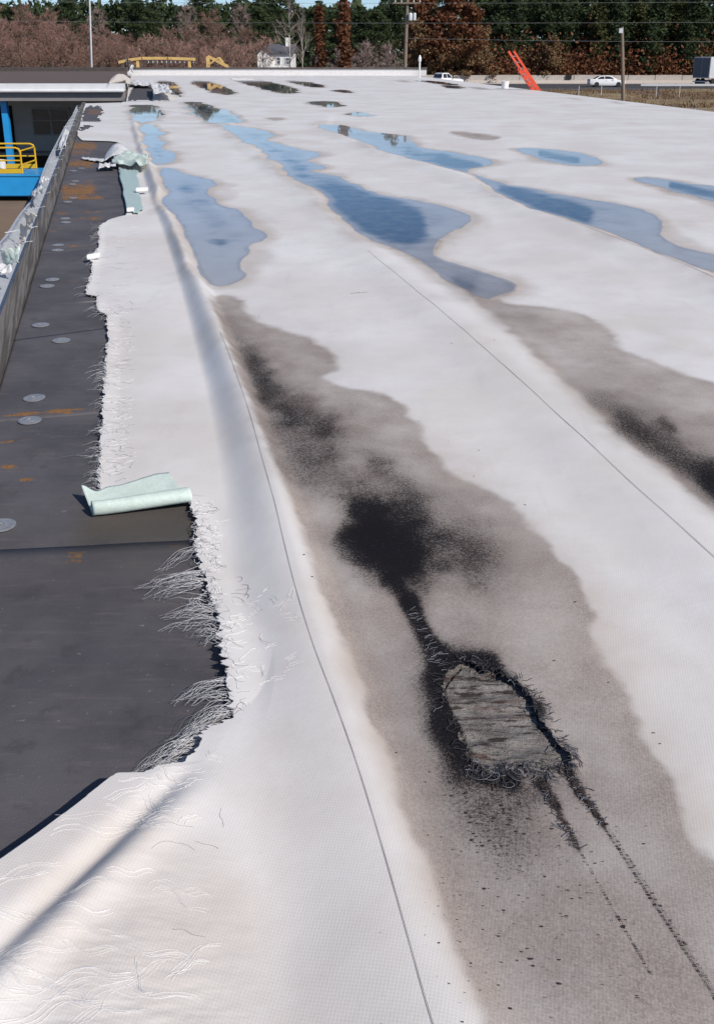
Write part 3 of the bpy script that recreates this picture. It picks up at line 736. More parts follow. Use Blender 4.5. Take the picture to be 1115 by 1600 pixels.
# gutter: sagging outer lip, hung from straps
LIP = [(-260,700,-.03),(2,388,-.03),(18,358,-.03),(34,331,-.04),(52,313,-.06),(60,297,-.06),(65,277,-.05),(77,247,-.04),(91,220,-.03),(101,200,-.03),(112,183,-.02),(126,165,-.02)]
lip = np.array([tuple(P(*q)) for q in LIP]); o_ = np.argsort(lip[:, 1]); lip = lip[o_]
yy = np.concatenate([np.linspace(lip[0, 1], 8, 30)[:-1], np.linspace(8, min(lip[-1, 1], yE), 60)])
gx = np.interp(yy, lip[:, 1], lip[:, 0]); gz_ = np.interp(yy, lip[:, 1], lip[:, 2])
gx = np.convolve(np.pad(gx, 2, 'edge'), np.ones(5) / 5, 'valid')
gx = np.minimum(gx, x_plank(yy) - PLW - .12)
vs = []; prof_n = 7
for x, y, z in zip(gx, yy, gz_):
    xi = x_plank(y) - PLW - .006
    vs += [(xi, y, -.022), (xi, y, -.16), (xi + (x - xi) * .25, y, -.175), (xi + (x - xi) * .8, y, -.17), (x - .01, y, z - .06), (x - .015, y, z), (x + .012, y, z + .004)]
fs = [(i * 7 + k, i * 7 + k + 1, i * 7 + 7 + k + 1, i * 7 + 7 + k) for i in range(len(yy) - 1) for k in range(6)]
gut = MB().add(vs, fs).build('gutter', 'gutter_paint', house)
md = gut.modifiers.new('thick', 'SOLIDIFY'); md.thickness = .004
def gut_x(y): return float(np.interp(y, yy, gx)), float(np.interp(y, yy, gz_))
rs = random.Random(5)
spx = [(75,254),(80,262-14),(72,268),(67,279),(60,307),(12,386),(20,362),(86,236),(92,228),(97,216),(101,207),(105,199),(108,194),(111,189),(114,184),(117,180),(119,176.5),(122,173),(124,170),(126,167),(40,330)]
for a, b in spx:
    y = P(a, b, -.03)[1]; x, z = gut_x(y)
    sk_ = rs.uniform(-.12, .12)
    MB().bar((x_plank(y) - PLW + .03, y, .018), (x, y + sk_, z + .012), .022, .004).build('gutter_strap', 'white_metal', house)

# lap seams; thin dark ribbons stand in for the shadow at the lap
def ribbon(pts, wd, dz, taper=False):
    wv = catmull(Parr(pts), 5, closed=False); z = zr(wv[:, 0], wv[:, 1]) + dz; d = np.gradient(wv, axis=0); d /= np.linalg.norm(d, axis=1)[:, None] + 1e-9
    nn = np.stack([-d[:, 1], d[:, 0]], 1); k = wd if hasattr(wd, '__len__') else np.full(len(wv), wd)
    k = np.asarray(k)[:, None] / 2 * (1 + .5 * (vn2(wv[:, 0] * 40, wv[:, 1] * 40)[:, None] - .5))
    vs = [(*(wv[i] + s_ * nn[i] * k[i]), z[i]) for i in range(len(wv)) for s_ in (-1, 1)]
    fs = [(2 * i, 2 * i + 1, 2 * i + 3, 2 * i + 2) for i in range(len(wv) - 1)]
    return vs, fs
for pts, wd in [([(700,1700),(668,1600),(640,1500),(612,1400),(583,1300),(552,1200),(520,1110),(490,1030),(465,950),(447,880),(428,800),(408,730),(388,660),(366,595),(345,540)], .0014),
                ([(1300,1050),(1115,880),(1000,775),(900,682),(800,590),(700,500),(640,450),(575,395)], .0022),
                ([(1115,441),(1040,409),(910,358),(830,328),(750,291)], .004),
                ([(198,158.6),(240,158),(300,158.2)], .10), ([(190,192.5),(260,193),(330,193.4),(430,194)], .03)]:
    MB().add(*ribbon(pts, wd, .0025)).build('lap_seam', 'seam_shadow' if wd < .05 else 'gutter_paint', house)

# exposed facer in the torn patch
hw = HOLES_W[0]; x0, y0 = hw.min(0) - .06; x1, y1 = hw.max(0) + .06
gx_, gy_ = np.meshgrid(np.linspace(x0, x1, 150), np.linspace(y0, y1, 110))
gz2 = -.016 + (vn.fbm(gx_ * 8, gy_ * 30, 5) - .5) * .02 + (vn2.fbm(gx_ * 60, gy_ * 90, 3) - .5) * .005
edge_ = sdist(gx_.ravel(), gy_.ravel(), hw).reshape(gx_.shape); gz2 = np.where(edge_ < .01, np.minimum(gz2, -.007), gz2 + .006)
k = (np.arange(109)[:, None] * 150 + np.arange(149)[None, :]).ravel()
off_obj(obj('exposed_board', np_mesh('exposed_board', np.stack([gx_.ravel(), gy_.ravel(), gz2.ravel()], 1), quads=np.stack([k, k + 1, k + 151, k + 150], 1), smooth=True), 'exposed_facer', house))['label'] = 'grey brown fibrous board bared in the torn black rimmed patch'

# ------------------------------------------------------------------ frayed threads
def tubes_mesh(lines, name):
    """lines: list of (pts Nx3, radius array); three sided tubes in one mesh"""
    VV = []; QQ = []; b = 0
    for p, r in lines:
        p = np.asarray(p); d = np.gradient(p, axis=0); d /= np.linalg.norm(d, axis=1)[:, None] + 1e-9
        up = np.array([0, 0, 1.]); x = np.cross(d, up); x /= np.linalg.norm(x, axis=1)[:, None] + 1e-6; y = np.cross(x, d)
        n = len(p); r = np.broadcast_to(np.asarray(r, float), (n,))
        ringv = [p + r[:, None] * (math.cos(a) * x + math.sin(a) * y) for a in (0.5236, 2.618, 4.712)]
        VV.append(np.stack(ringv, 1).reshape(-1, 3))
        i = np.arange(n - 1) * 3 + b
        for k in range(3): QQ.append(np.stack([i + k, i + (k + 1) % 3, i + 3 + (k + 1) % 3, i + 3 + k], 1))
        b += n * 3
    return np_mesh(name, np.concatenate(VV), quads=np.concatenate(QQ))
rg = np.random.RandomState(11)
white = []; grey_l = []; dark_l = []
def strand(root, tip, zr0, zt, bow, rad, wig=.006, n=12):
    t = np.linspace(0, 1, n)[:, None]; r = np.array(P(*root, zr0)); q = np.array(P(*tip, zt))
    p = r + (q - r) * t; L = np.linalg.norm(q - r)
    side = np.array([-(q - r)[1], (q - r)[0], 0]) / (L + 1e-6)
    ph = rg.rand() * 6.28; fq = rg.uniform(2, 6)
    p = p + side * (bow * L * np.sin(np.pi * t) + wig * np.sin(fq * np.pi * t + ph) * t)
    p[:, 2] += .02 * np.sin(np.pi * t[:, 0]) * rg.rand() + .003 * np.sin(7 * t[:, 0] + ph)
    p[:, 2] = np.maximum(p[:, 2], -.0095)
    return p, rad * (1 - .6 * t[:, 0])
CL = [((309,857),(247,895),10),((314,893),(213,920),16),((316,905),(230,918),10),((316,917),(220,936),16),((320,942),(288,946),14),((336,955),(249,966),16),((338,969),(251,985),16),((342,988),(291,992),14),((345,1000),(310,1006),9),
      ((354,1063),(269,1099),18),((359,1085),(291,1097),14),((360,1104),(258,1160),20),((360,1112),(290,1140),16),((345,1138),(240,1185),20),((314,1155),(202,1211),22),((310,1178),(215,1208),18),((309,1185),(260,1210),14)]
for ro, ti, n in CL:
    for k in range(n):
        a = (ro[0] + rg.normal(0, 3), ro[1] + rg.normal(0, 7)); sp_ = rg.rand() ** 2
        f = rg.uniform(.55, 1.03); b = (ro[0] + (ti[0] - ro[0]) * f + rg.normal(0, 2), ro[1] + (ti[1] - ro[1]) * f + rg.normal(0, 1.5 + 7 * (1 - f)))
        (white if rg.rand() < .86 else grey_l).append(strand(a, b, .018, -.006 + .02 * rg.rand(), rg.normal(0, .10), rg.uniform(.0005, .0009), .008))
for y in np.arange(352, 768, 2.2):                     # short fringe along the straight torn edge
    x = 0
    yy0 = float(P(100, y)[1]); xe = float(x_left(yy0)); ex, _ = proj(np.array([xe]), np.array([yy0]), np.array([.008]))
    dens = .35 + .65 * (vn(y * .045, 1.) > .45)
    if rg.rand() > dens: continue
    for k in range(rg.randint(1, 4)):
        L = rg.gamma(2.2, 5.5) * (1 if y > 470 else .6)
        (white if rg.rand() < .8 else grey_l).append(strand((ex[0] + 3, y + rg.normal(0, 1.5)), (ex[0] - L, y + rg.normal(1.5, 2.5) + L * .12), .011, -.007, rg.normal(0, .12), rg.uniform(.0008, .0014), .006, 8))
def surf_thread(px, py, length, ang_, wob, rad, lift=.0002, n=16, curl=0., hop=.0006):
    p0 = np.array(P(px, py)[:2]); a = ang_; pts = []; st_ = length / n; ph = rg.rand() * 6.28; c = rg.normal(0, 1) * abs(curl)
    p = p0.copy()
    for i in range(n):
        pts.append(p.copy()); aa = a + wob * math.sin(ph + i * .7) ; a += c + rg.normal(0, .12)
        p = p + st_ * np.array([math.cos(aa), math.sin(aa)])
    pts = np.array(pts); xe = x_left(pts[:, 1])
    ok = pts[:, 0] > xe - .02
    if ok.sum() < n: return None
    z = zr(pts[:, 0], pts[:, 1]) + lift + hop * np.abs(np.sin(np.linspace(0, math.pi * rg.uniform(1, 3), n))) * rg.rand()
    return np.column_stack([pts, z]), rad
def scatter(n, box, L, ang_, wob, rad, curl, lists=(white,), pr=None, bundle=1, spread=2.5, asd=.35):
    for _ in range(n):
        px = rg.uniform(box[0], box[2]); py = rg.uniform(box[1], box[3]); a = ang_ + rg.normal(0, asd); LL = rg.uniform(*L); st = rg.randint(1 << 30)
        keep_ = rg.get_state()
        for k in range(bundle):
            rg.seed(st); rg.rand(1)
            o1, o2, o3 = np.random.RandomState(st % 9999 + k).normal(0, 1, 3)
            r = surf_thread(px + o1 * spread * 1.6, py + o2 * spread, LL * (1 + .12 * o3), a + .05 * o1, wob, rg.uniform(*rad), n=14, curl=curl)
            if r is not None: lists[st % len(lists)].append(r)
        rg.set_state(keep_)
scatter(330, (158, 480, 212, 752), (.03, .10), math.pi, .5, (.0005, .0010), .08, (white, white, grey_l))
scatter(60, (150, 352, 215, 480), (.04, .14), math.pi, .3, (.0006, .0010), .03, (white, grey_l))
scatter(210, (296, 790, 345, 960), (.03, .09), 2.6, .9, (.0006, .0011), .35, (white, white, grey_l))
scatter(110, (335, 940, 395, 1130), (.04, .13), math.pi, .5, (.0005, .0009), .14, (white, white, grey_l))
scatter(16, (395, 930, 470, 1080), (.03, .07), 2.6, .4, (.0004, .0007), .08, (white,), bundle=4, asd=.2)
scatter(22, (60, 1300, 350, 1590), (.07, .20), math.pi, .36, (.0003, .0006), .03, (white,), bundle=4, asd=.14)
scatter(26, (230, 1195, 350, 1330), (.04, .11), math.pi, .4, (.0004, .0007), .05, (white,), bundle=3, asd=.2)
scatter(13, (20, 1450, 260, 1600), (.08, .22), math.pi - .1, .36, (.0003, .0006), .03, (white,), bundle=5, asd=.12)
scatter(5, (300, 1290, 350, 1500), (.04, .09), 2.9, .2, (.0003, .0005), .06, (grey_l,))
scatter(5, (360, 900, 390, 940), (.04, .09), .7, .3, (.0006, .001), .2, (grey_l,))
# fibres round the torn patch
rim = catmull(HOLES[0], 4)
for i in range(330):
    q = rim[rg.randint(len(rim))] + rg.normal(0, 6, 2); ctr = np.array([785, 1130.])
    a = math.atan2(-(q[1] - ctr[1]), q[0] - ctr[0]) + rg.normal(0, .9)
    lowside = q[1] > 1150 and q[0] < 800
    r = surf_thread(q[0], q[1], rg.uniform(.010, .038), a, .35, rg.uniform(.0005, .0013), lift=.001 + .004 * rg.rand(), n=9, curl=.07)
    if r is not None: (dark_l if rg.rand() < .88 else grey_l).append(r)
for cxp, cyp, rad_, a0, turn in [(748,1213,.020,2.4,4.4),(766,1219,.022,2.2,4.6),(790,1226,.024,2.9,4.2),(812,1212,.026,2.0,4.8),(838,1206,.030,1.8,3.6),(868,1214,.026,2.4,2.6)]:
    p0 = np.array(P(cxp, cyp)[:2])
    for k in range(5):
        tt_ = np.linspace(0, 1, 18); aa = a0 + turn * tt_ + rg.normal(0, .12); rr = .72 * rad_ * (1 + .3 * rg.normal()) * (1 - .25 * tt_)
        pts = p0 + rg.normal(0, .003, 2) + np.stack([rr * np.cos(aa) * 1.15, rr * np.sin(aa)], 1)
        z = zr(pts[:, 0], pts[:, 1]) + .004 + .008 * np.sin(np.pi * tt_) * rg.rand() + .002 * rg.rand()
        (grey_l if rg.rand() < .3 else dark_l).append((np.column_stack([pts, z]), rg.uniform(.0005, .0009)))
for i in range(150):                                   # ladder-like cross threads in the torn tracks
    u = rg.rand()
    if i < 70: q = (640 + 52 * u + rg.normal(0, 5), 945 + 100 * u); a = .3
    elif i < 110: q = (842 + 60 * u + rg.normal(0, 3), 1222 + 104 * u); a = .2
    else: q = (888 + 56 * u + rg.normal(0, 3), 1210 + 82 * u); a = .2
    r = surf_thread(q[0] - 8, q[1], rg.uniform(.015, .04), a + rg.normal(0, .5), .3, rg.uniform(.0005, .0011), lift=.002, n=8)
    if r is not None: (dark_l if rg.rand() < .65 else grey_l).append(r)
for lst, nm, mt, lab in ((white, 'frayed_threads', 'thread_white', 'white frayed yarn hanging from the torn membrane edge'), (grey_l, 'frayed_threads', 'thread_grey', 'grey weathered yarn mixed into the frayed edges'), (dark_l, 'charred_fibres', 'thread_dark', 'dark curled fibres round the torn patch')):
    o = off_obj(obj(nm, tubes_mesh(lst, nm), mt, house)); o['kind'] = 'stuff'; o['label'] = lab
# flecks of dirt
vs = []; fs = []
def fleck(px, py, s_):
    s_ = min(s_, .0032)
    p = P(px, py); n = rg.randint(5, 8); z = float(zr(p.x, p.y)[0]) + .002; b = len(vs); a0 = rg.rand() * 6
    for k in range(n):
        a = a0 + 2 * math.pi * k / n; r = s_ * rg.uniform(.4, 1.2); vs.append((p.x + r * 1.5 * math.cos(a), p.y + r * math.sin(a), z + (.0012 if k % 2 else 0)))
    fs.append(tuple(range(b, b + n)))
for _ in range(900): u = rg.rand(); fleck(942 + 190 * u + rg.normal(0, .8) + (5 if rg.rand() < .3 else -2) * (1 - .1 * u), 1288 + 290 * u, rg.gamma(1.6, .00034) * (1.3 - .5 * u))
for _ in range(330): u = rg.rand(); fleck(903 + 114 * u + rg.normal(0, .5), 1326 + 197 * u, rg.gamma(1.6, .0003))
for _ in range(260): u = rg.rand(); fleck(846 + 57 * u + rg.normal(0, 4.5 * (1 - .6 * u)), 1224 + 102 * u, rg.gamma(1.6, .0009))
for _ in range(260): u = rg.rand(); fleck(890 + 52 * u + rg.normal(0, 4 * (1 - .5 * u)), 1212 + 76 * u, rg.gamma(1.6, .0009))
for _ in range(90): fleck(768 + rg.normal(0, 22), 1285 + rg.normal(0, 26), rg.gamma(1.5, .0012))
for _ in range(110): fleck(rg.uniform(700, 800), rg.uniform(1160, 1250), rg.gamma(1.5, .0010))
for _ in range(500): fleck(rg.normal(830, 95), rg.normal(1400, 110), rg.gamma(1.2, .0006))
for a, b, s_ in [(950,1070,.004),(898,943,.005),(1020,1148,.003),(488,920,.003),(475,887,.003),(740,745,.003),(748,704,.003),(560,456,.004),(598,450,.006),(655,660,.003),(865,1035,.003),(405,495,.004),(705,540,.004),(772,537,.004),(738,463,.003),(1030,1165,.002),(820,790,.003),(700,690,.002)]: fleck(a, b, s_)
for px in np.linspace(548, 575, 18): fleck(px, 457.5 - (px - 548) * .06 + rg.normal(0, .3), .003)
o = MB().add(vs, fs).build('dirt_flecks', 'fleck', house); o['kind'] = 'stuff'; o['label'] = 'small black dirt flecks scattered round the torn patch'

# ------------------------------------------------------------------ loose pieces of membrane
def sheet(name, label, corners, nx, ny, mat, fn, group=None, thick=.003, seed=0, rag_=.03):
    """corners: 4 world points (00,10,11,01); fn(u,v)->(du,dv,dz) offsets in metres"""
    c = [np.array(tuple(p)) for p in corners]; u, v = np.meshgrid(np.linspace(0, 1, nx), np.linspace(0, 1, ny))
    nzz = VN(seed + 20)
    ur = u + rag_ * (nzz(v * 9, v * 0 + 1.) - .5) * (np.abs(u - .5) * 2); vr = v + rag_ * (nzz(u * 9, u * 0 + 7.) - .5) * (np.abs(v - .5) * 2)
    p = (c[0][None, None] * ((1 - ur) * (1 - vr))[..., None] + c[1] * (ur * (1 - vr))[..., None] + c[2] * (ur * vr)[..., None] + c[3] * ((1 - ur) * vr)[..., None])
    dx, dy, dz = fn(u, v); p = p + np.stack([dx, dy, dz], -1)
    b = p.reshape(-1, 3).mean(0); b[2] = p[..., 2].min()
    k = (np.arange(ny - 1)[:, None] * nx + np.arange(nx - 1)[None, :]).ravel()
    me_ = np_mesh(name, p.reshape(-1, 3) - b, quads=np.stack([k, k + 1, k + nx + 1, k + nx], 1), smooth=True)
    o = obj(name, me_, mat); o.location = b
    md = o.modifiers.new('thick', 'SOLIDIFY'); md.thickness = thick; md.offset = 1
    return tag(o, label, 'membrane scrap', group)
# the curled strip in front
B0, B1 = P(128, 772, .012), P(262, 742, .016); F0, F1 = P(146, 806, -.005), P(299, 786, .008)
Lr = ((F0 - B0).length + (F1 - B1).length) / 2; r_ = .026
nu, nvv = 60, 40; vv_ = np.linspace(0, 1, nvv); prof = []
for s_ in np.linspace(0, 1, 22): prof.append((s_ * (Lr - .012), .004 + .012 * (1 - s_) ** 2))
for a in np.linspace(-90, 330, 40):
    rr = r_ * (1 - .0009 * (a + 90)); prof.append((Lr - .012 + rr * math.cos(math.radians(a)) , r_ + .004 + rr * math.sin(math.radians(a))))
prof = np.array(prof); VV = np.zeros((nvv, len(prof), 3))
for i, v in enumerate(vv_):
    b = np.array(B0.lerp(B1, v)); f = np.array(F0.lerp(F1, v)); d = (f - b); Ld = np.linalg.norm(d[:2]); dd = np.array([d[0] / Ld, d[1] / Ld, 0])
    cutback = .014 * vn(v * 7, 2.) * 2; s0 = cutback * (1 - prof[:, 0] / Lr).clip(0, 1)
    VV[i] = b[None] * np.array([1, 1, 0]) + dd * (prof[:, 0] * Ld / Lr + s0)[:, None]
    VV[i, :, 2] = prof[:, 1] + b[2] * (1 - v) * 0 + (-.010) * (1 - min(1, v * 4)) * 0 + np.interp(v, [0, .12, .3, 1], [-.008, -.008, -.006, .008])
    VV[i, :22, 2] += np.linspace(1, 0, 22) * (.030 * math.exp(-(v / .10) ** 2) + .012 + .01 * (vn(v * 5, .5) - .5))
k = (np.arange(nvv - 1)[:, None] * len(prof) + np.arange(len(prof) - 1)[None, :]).ravel()
bb = VV.reshape(-1, 3).mean(0); bb[2] = VV[..., 2].min()
ro = obj('curled_membrane_strip', np_mesh('curled_membrane_strip', VV.reshape(-1, 3) - bb, quads=np.stack([k, k + 1, k + len(prof) + 1, k + len(prof)], 1), smooth=True), 'membrane_green')
ro.location = bb; md = ro.modifiers.new('thick', 'SOLIDIFY'); md.thickness = .003
tag(ro, 'mint green strip of membrane rolled up at its front edge on the black deck', 'membrane scrap')

nA = VN(31)
def crumple(amp, fu, fv, base_=0., seed=0):
    q = VN(seed + 50)
    return lambda u, v: (amp * .5 * (q.fbm(u * fu, v * fv + 9, 3) - .5), amp * .5 * (q.fbm(u * fu + 5, v * fv, 3) - .5), base_ + amp * (1 - np.abs(2 * q.fbm(u * fu, v * fv, 2) - 1)) * 1.3)
def arch(h, w0, w1, amp, seed):
    q = VN(seed)
    return lambda u, v: (0 * u, 0 * u, h * np.sin(np.pi * np.clip(u * .95 + .02, 0, 1)) ** .8 * (w0 + (w1 - w0) * v) + amp * (q.fbm(u * 5, v * 5, 3) - .5))
sheet('peeled_flap', 'white peeled flap arched up like a hood over the orange stained deck', [P(160,257,-.005), P(205,255,.01), P(204,240,.01), P(168,240,.0)], 30, 16, 'membrane_plain', arch(.16, .75, 1.0, .03, 4), seed=1)
sheet('peeled_tongue', 'thin white tongue of membrane pointing left from the arched flap', [P(128,250,-.008), P(163,256,-.004), P(163,250.5,-.002), P(128,248,-.008)], 20, 6, 'membrane_plain', crumple(.02, 5, 3, .003, 2), seed=2)
sheet('crumpled_flap', 'crumpled white and green heap of torn membrane against the fold', [P(176,261,.01), P(230,268,.02), P(234,250,.03), P(190,246,.02)], 46, 34, 'membrane_green', crumple(.09, 2.2, 7, .0, 3), seed=3)
sheet('crumpled_flap', 'little rolled white scrap hanging under the arched flap', [P(154,268,-.006), P(182,267,-.004), P(182,260,-.002), P(156,262,-.004)], 20, 12, 'membrane_plain', crumple(.05, 4, 3, .003, 5), seed=5)
sheet('green_underlay', 'smooth pale teal strip of membrane backing below the crumpled heap', [P(198,331,.022), P(222,329,.016), P(214,264,.016), P(186,264,.022)], 14, 40, 'membrane_teal', lambda u, v: (.05 * (nA.fbm(v * 9, u * 3, 3) - .5) * (u > .9), 0 * u, .003 * nA(u * 3, v * 8)), seed=6, rag_=.10)
def rollfn(r):
    return lambda u, v: (0 * u, -r * np.sin(v * 5.4), r * (1 - np.cos(v * 5.4)))
sheet('rolled_scrap', 'tiny white rolled scrap lying on the teal backing strip', [P(213,300,.03), P(232,299,.03), P(232,298,.03), P(213,299,.03)], 12, 18, 'membrane_plain', rollfn(.022), seed=7, rag_=.0)
sheet('rolled_scrap', 'tiny white rolled scrap at the lower end of the teal backing strip', [P(199,331,.025), P(210,330,.025), P(210,329,.025), P(199,330,.025)], 12, 18, 'membrane_plain', rollfn(.018), seed=8, rag_=.0)
sheet('rolled_scrap', 'small white curl sticking out of the torn edge below the orange stains', [P(137,406,.012), P(158,402,.012), P(158,401,.012), P(137,405,.012)], 12, 18, 'membrane_plain', rollfn(.018), seed=9, rag_=.0)
# pieces caught in the gutter
def gsheet(label, c, zs, mat, amp, seed, name='gutter_scrap'):
    return sheet(name, label, [P(x, y, z) for (x, y), z in zip(c, zs)], 18, 18, mat, crumple(amp, 3, 3, 0, seed), seed=seed, rag_=.12)
gsheet('long white scrap wedged in the far part of the gutter', [(93,236),(103,233),(110,207),(103,207)], (-.06, -.01, .02, .0), 'membrane_plain', .07, 60)
gsheet('small white scrap in the gutter beside the big orange stain', [(65,290),(78,287),(76,283),(66,284)], (-.04, -.01, .0, -.03), 'membrane_plain', .05, 61)
gsheet('twisted grey scrap hanging across the bent gutter lip', [(52,318),(68,310),(66,303),(50,313)], (-.05, .0, .01, -.05), 'gutter_paint', .08, 62)
gsheet('upright cream scrap standing in the gutter by the plank joint', [(44,360),(53,353),(60,339),(39,338)], (-.12, -.06, .03, .02), 'membrane_cream', .04, 63)
gsheet('upright pinkish cream scrap leaning in the gutter in front of the first', [(33,381),(43,376),(51,361),(33,357)], (-.12, -.06, .03, .02), 'membrane_cream', .04, 64)
gsheet('large pale green scrap folded into the near gutter end', [(8,426),(28,419),(33,398),(3,402)], (-.12, -.05, .04, .02), 'membrane_green', .05, 65)
gsheet('white scrap at the left picture edge below the green one', [(-12,440),(20,430),(16,420),(-12,424)], (-.08, -.03, .0, -.03), 'membrane_plain', .05, 66)
gsheet('short cream scrap lying in the gutter between two uprights', [(30,390),(42,384),(40,377),(31,379)], (-.06, -.01, .0, -.05), 'membrane_cream', .04, 67)
# far torn corner
sheet('heaped_flap', 'pink white heap of membrane at the corner behind the courtyard eave', [P(170,131,.42), P(203,132,.2), P(205,124,.2), P(174,124,.42)], 30, 16, 'membrane_cream', lambda u, v: (0 * u, 0 * u, .28 * np.sin(np.pi * u) * np.sin(np.pi * v) ** .6 + .06 * nA.fbm(u * 6, v * 4, 3)), seed=12)
sheet('folded_flap', 'rumpled white flap folded back beside the bare roof patch', [P(240,156.5,.03), P(272,156,.03), P(262,140,.03), P(238,140,.03)], 30, 40, 'membrane_plain', crumple(.18, 3, 5, .0, 14), seed=14, rag_=.08)
sheet('folded_flap', 'white torn flap along the top of the bare roof patch', [P(205,136,.02), P(243,137,.02), P(240,131,.02), P(206,131,.02)], 30, 20, 'membrane_plain', crumple(.14, 4, 4, .0, 15), seed=15, rag_=.1)
sheet('corner_flashing', 'dark bent flashing scrap at the left end of the far parapet', [PD(196,121,Y_END-1), PD(206,121,Y_END-1), PD(205,107,Y_END-1), PD(199,104,Y_END-1)], 10, 14, 'dark_metal', crumple(.5, 3, 3, 0, 16), seed=16, rag_=.3)['category'] = 'flashing'
sheet('corner_membrane', 'white scrap of membrane hanging at the left end of the far parapet', [PD(200,127,Y_END-2), PD(210,127,Y_END-2), PD(209,112,Y_END-2), PD(204,114,Y_END-2)], 10, 14, 'membrane_plain', crumple(.4, 3, 3, 0, 17), seed=17, rag_=.3)

# ------------------------------------------------------------------ ground, highway, verge
def slab(name, x0, x1, y0, y1, z, mat, nx=2, ny=2, amp=0., label=None, kind='structure'):
    xx, yy_ = np.meshgrid(np.linspace(x0, x1, nx), np.linspace(y0, y1, ny)); zz = z + amp * (vn.fbm(xx * .15, yy_ * .15, 3) - .5)
    k = (np.arange(ny - 1)[:, None] * nx + np.arange(nx - 1)[None, :]).ravel()
    c = np.array([(x0 + x1) / 2, (y0 + y1) / 2, z])
    o = obj(name, np_mesh(name, np.stack([xx.ravel(), yy_.ravel(), zz.ravel()], 1) - c, quads=np.stack([k, k + 1, k + nx + 1, k + nx], 1)), mat); o.location = c
    return tag(o, label, None, None, kind)
slab('ground', -1500, 1500, -300, 2500, GZ, 'brown_ground', label='bare brown ground of the yard')
GR = slab('grass_verge', -10, 160, 70, 123, GZ + .05, 'grass_dry', 120, 40, .5, label='dry brown grass verge below the highway')
slab('parking_strip', 12, 90, 40, 66, GZ + .01, 'asphalt', label='grey asphalt strip beyond the right eave')
slab('highway', -250, 320, 124, 148.5, GZ + .012, 'asphalt', label='grey asphalt highway in front of the concrete wall')
slab('road_marking', -250, 320, 126.0, 126.25, GZ + .017, 'road_paint', label='white edge line of the highway')
slab('shoulder', -250, 320, 146.0, 148.4, GZ + .018, 'concrete', label='pale shoulder at the foot of the concrete wall')

# courtyard wing
Dc = 35.5
xr_c = PD(194, 140, Dc).x; xl_c = -34.
cw = thing('courtyard_wing', 'grey courtyard wing with white eave and shaded porch', 'building', (-20, 37, GZ))
yw = P(80, 238, GZ)[1]
xfar = PD(200, 125, yw + 12.8).x
zt = PD(100, 131, Dc).z; zb = PD(100, 143, Dc).z; zs = PD(100, 157, Dc).z
MB().prism([(xl_c, yw), (xr_c - .1, yw), (xfar - .1, yw + 12), (xl_c, yw + 12)], lambda a, b: (a, b, GZ), lambda a, b: (a, b, zs)).build('wall', 'wall_grey', cw)
MB().prism([(xl_c, Dc + .2), (xr_c, Dc + .2), (xfar, yw + 12.8), (xl_c, yw + 12.8)], lambda a, b: (a, b, zs + .02), lambda a, b: (a, b, zt - .02)).build('roof', 'brown_gravel', cw)
MB().box(((xl_c + xr_c) / 2, Dc + .09, (zb + zt) / 2 + .01), (xr_c - xl_c + .02, .2, zt - zb)).build('fascia', 'white_metal', cw)
MB().tube([(xl_c, Dc - .05, zb + .02), (xr_c, Dc - .05, zb + .02)], .055, 10).build('eave_gutter', 'white_metal', cw)
MB().box(((xl_c + xr_c) / 2, Dc + .14, (zs + zb) / 2 - .02), (xr_c - xl_c, .1, zb - zs)).build('fascia_board', 'soffit', cw)
MB().box(((xl_c + xfar) / 2, yw + 12.9, zt + .09), (xfar - xl_c, .4, .22)).build('coping', 'dark_metal', cw)
# window of two lights
wa, wb = PD(50, 169, yw), PD(112, 211, yw); wm = (wa.x + wb.x) / 2
win = MB().box(((wa.x + wb.x) / 2, yw - .02, (wa.z + wb.z) / 2), (wb.x - wa.x, .04, wa.z - wb.z)).build('window', 'window_dark', cw)
fr = MB(); t_ = .07
for x in (wa.x, wm, wb.x): fr.box((x, yw - .035, (wa.z + wb.z) / 2), (t_, .09, wa.z - wb.z + t_))
for z in (wa.z, wb.z): fr.box(((wa.x + wb.x) / 2, yw - .036, z), (wb.x - wa.x + t_, .084, t_))
off = win.location + cw.location
o = obj('frame', fr.mesh('frame', tuple(cw.location)), 'frame_grey', win)
for xa, xb in ((wa.x, wm), (wm, wb.x)):
    obj('pane', MB().box(((xa + xb) / 2, yw - .045, (wa.z + wb.z) / 2), (xb - xa - t_ - .02, .012, wa.z - wb.z - t_ - .02)).mesh('pane', tuple(cw.location)), 'pane_glass', win)
    obj('meeting_rail', MB().box(((xa + xb) / 2, yw - .052, (wa.z * .55 + wb.z * .45)), (xb - xa - t_, .05, .05)).mesh('meeting_rail', tuple(cw.location)), 'frame_grey', win)
wa2 = PD(116, 169, yw); 
MB().box((PD(122, 190, yw).x, yw - .03, (wa.z + wb.z) / 2), (.4, .05, wa.z - wb.z)).build('shutter', 'window_dark', cw)
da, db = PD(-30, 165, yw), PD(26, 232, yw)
MB().box(((da.x + db.x) / 2, yw - .03, (GZ + da.z) / 2), (db.x - da.x, .08, da.z - GZ)).build('door_opening', 'black_void', cw)  # solid box; the doorway's darkness is put into its black colour
colx = PD(11.5, 200, Dc + .6).x
MB().box((colx, Dc + .6, (GZ + zs) / 2 + .02), (.22, .22, zs - GZ - .05)).build('post', 'blue_paint', cw, bevel=.01)
MB().box((colx, Dc + .6, GZ + .06), (.4, .4, .12)).build('post_base', 'concrete', cw)
ka, kb = P(35, 243, GZ), P(130, 243, GZ)
MB().box(((xl_c + xr_c) / 2, ka.y + .3, GZ + .06), (xr_c - xl_c - 1.0, .62, .14)).build('kerb', 'concrete_pale', cw)

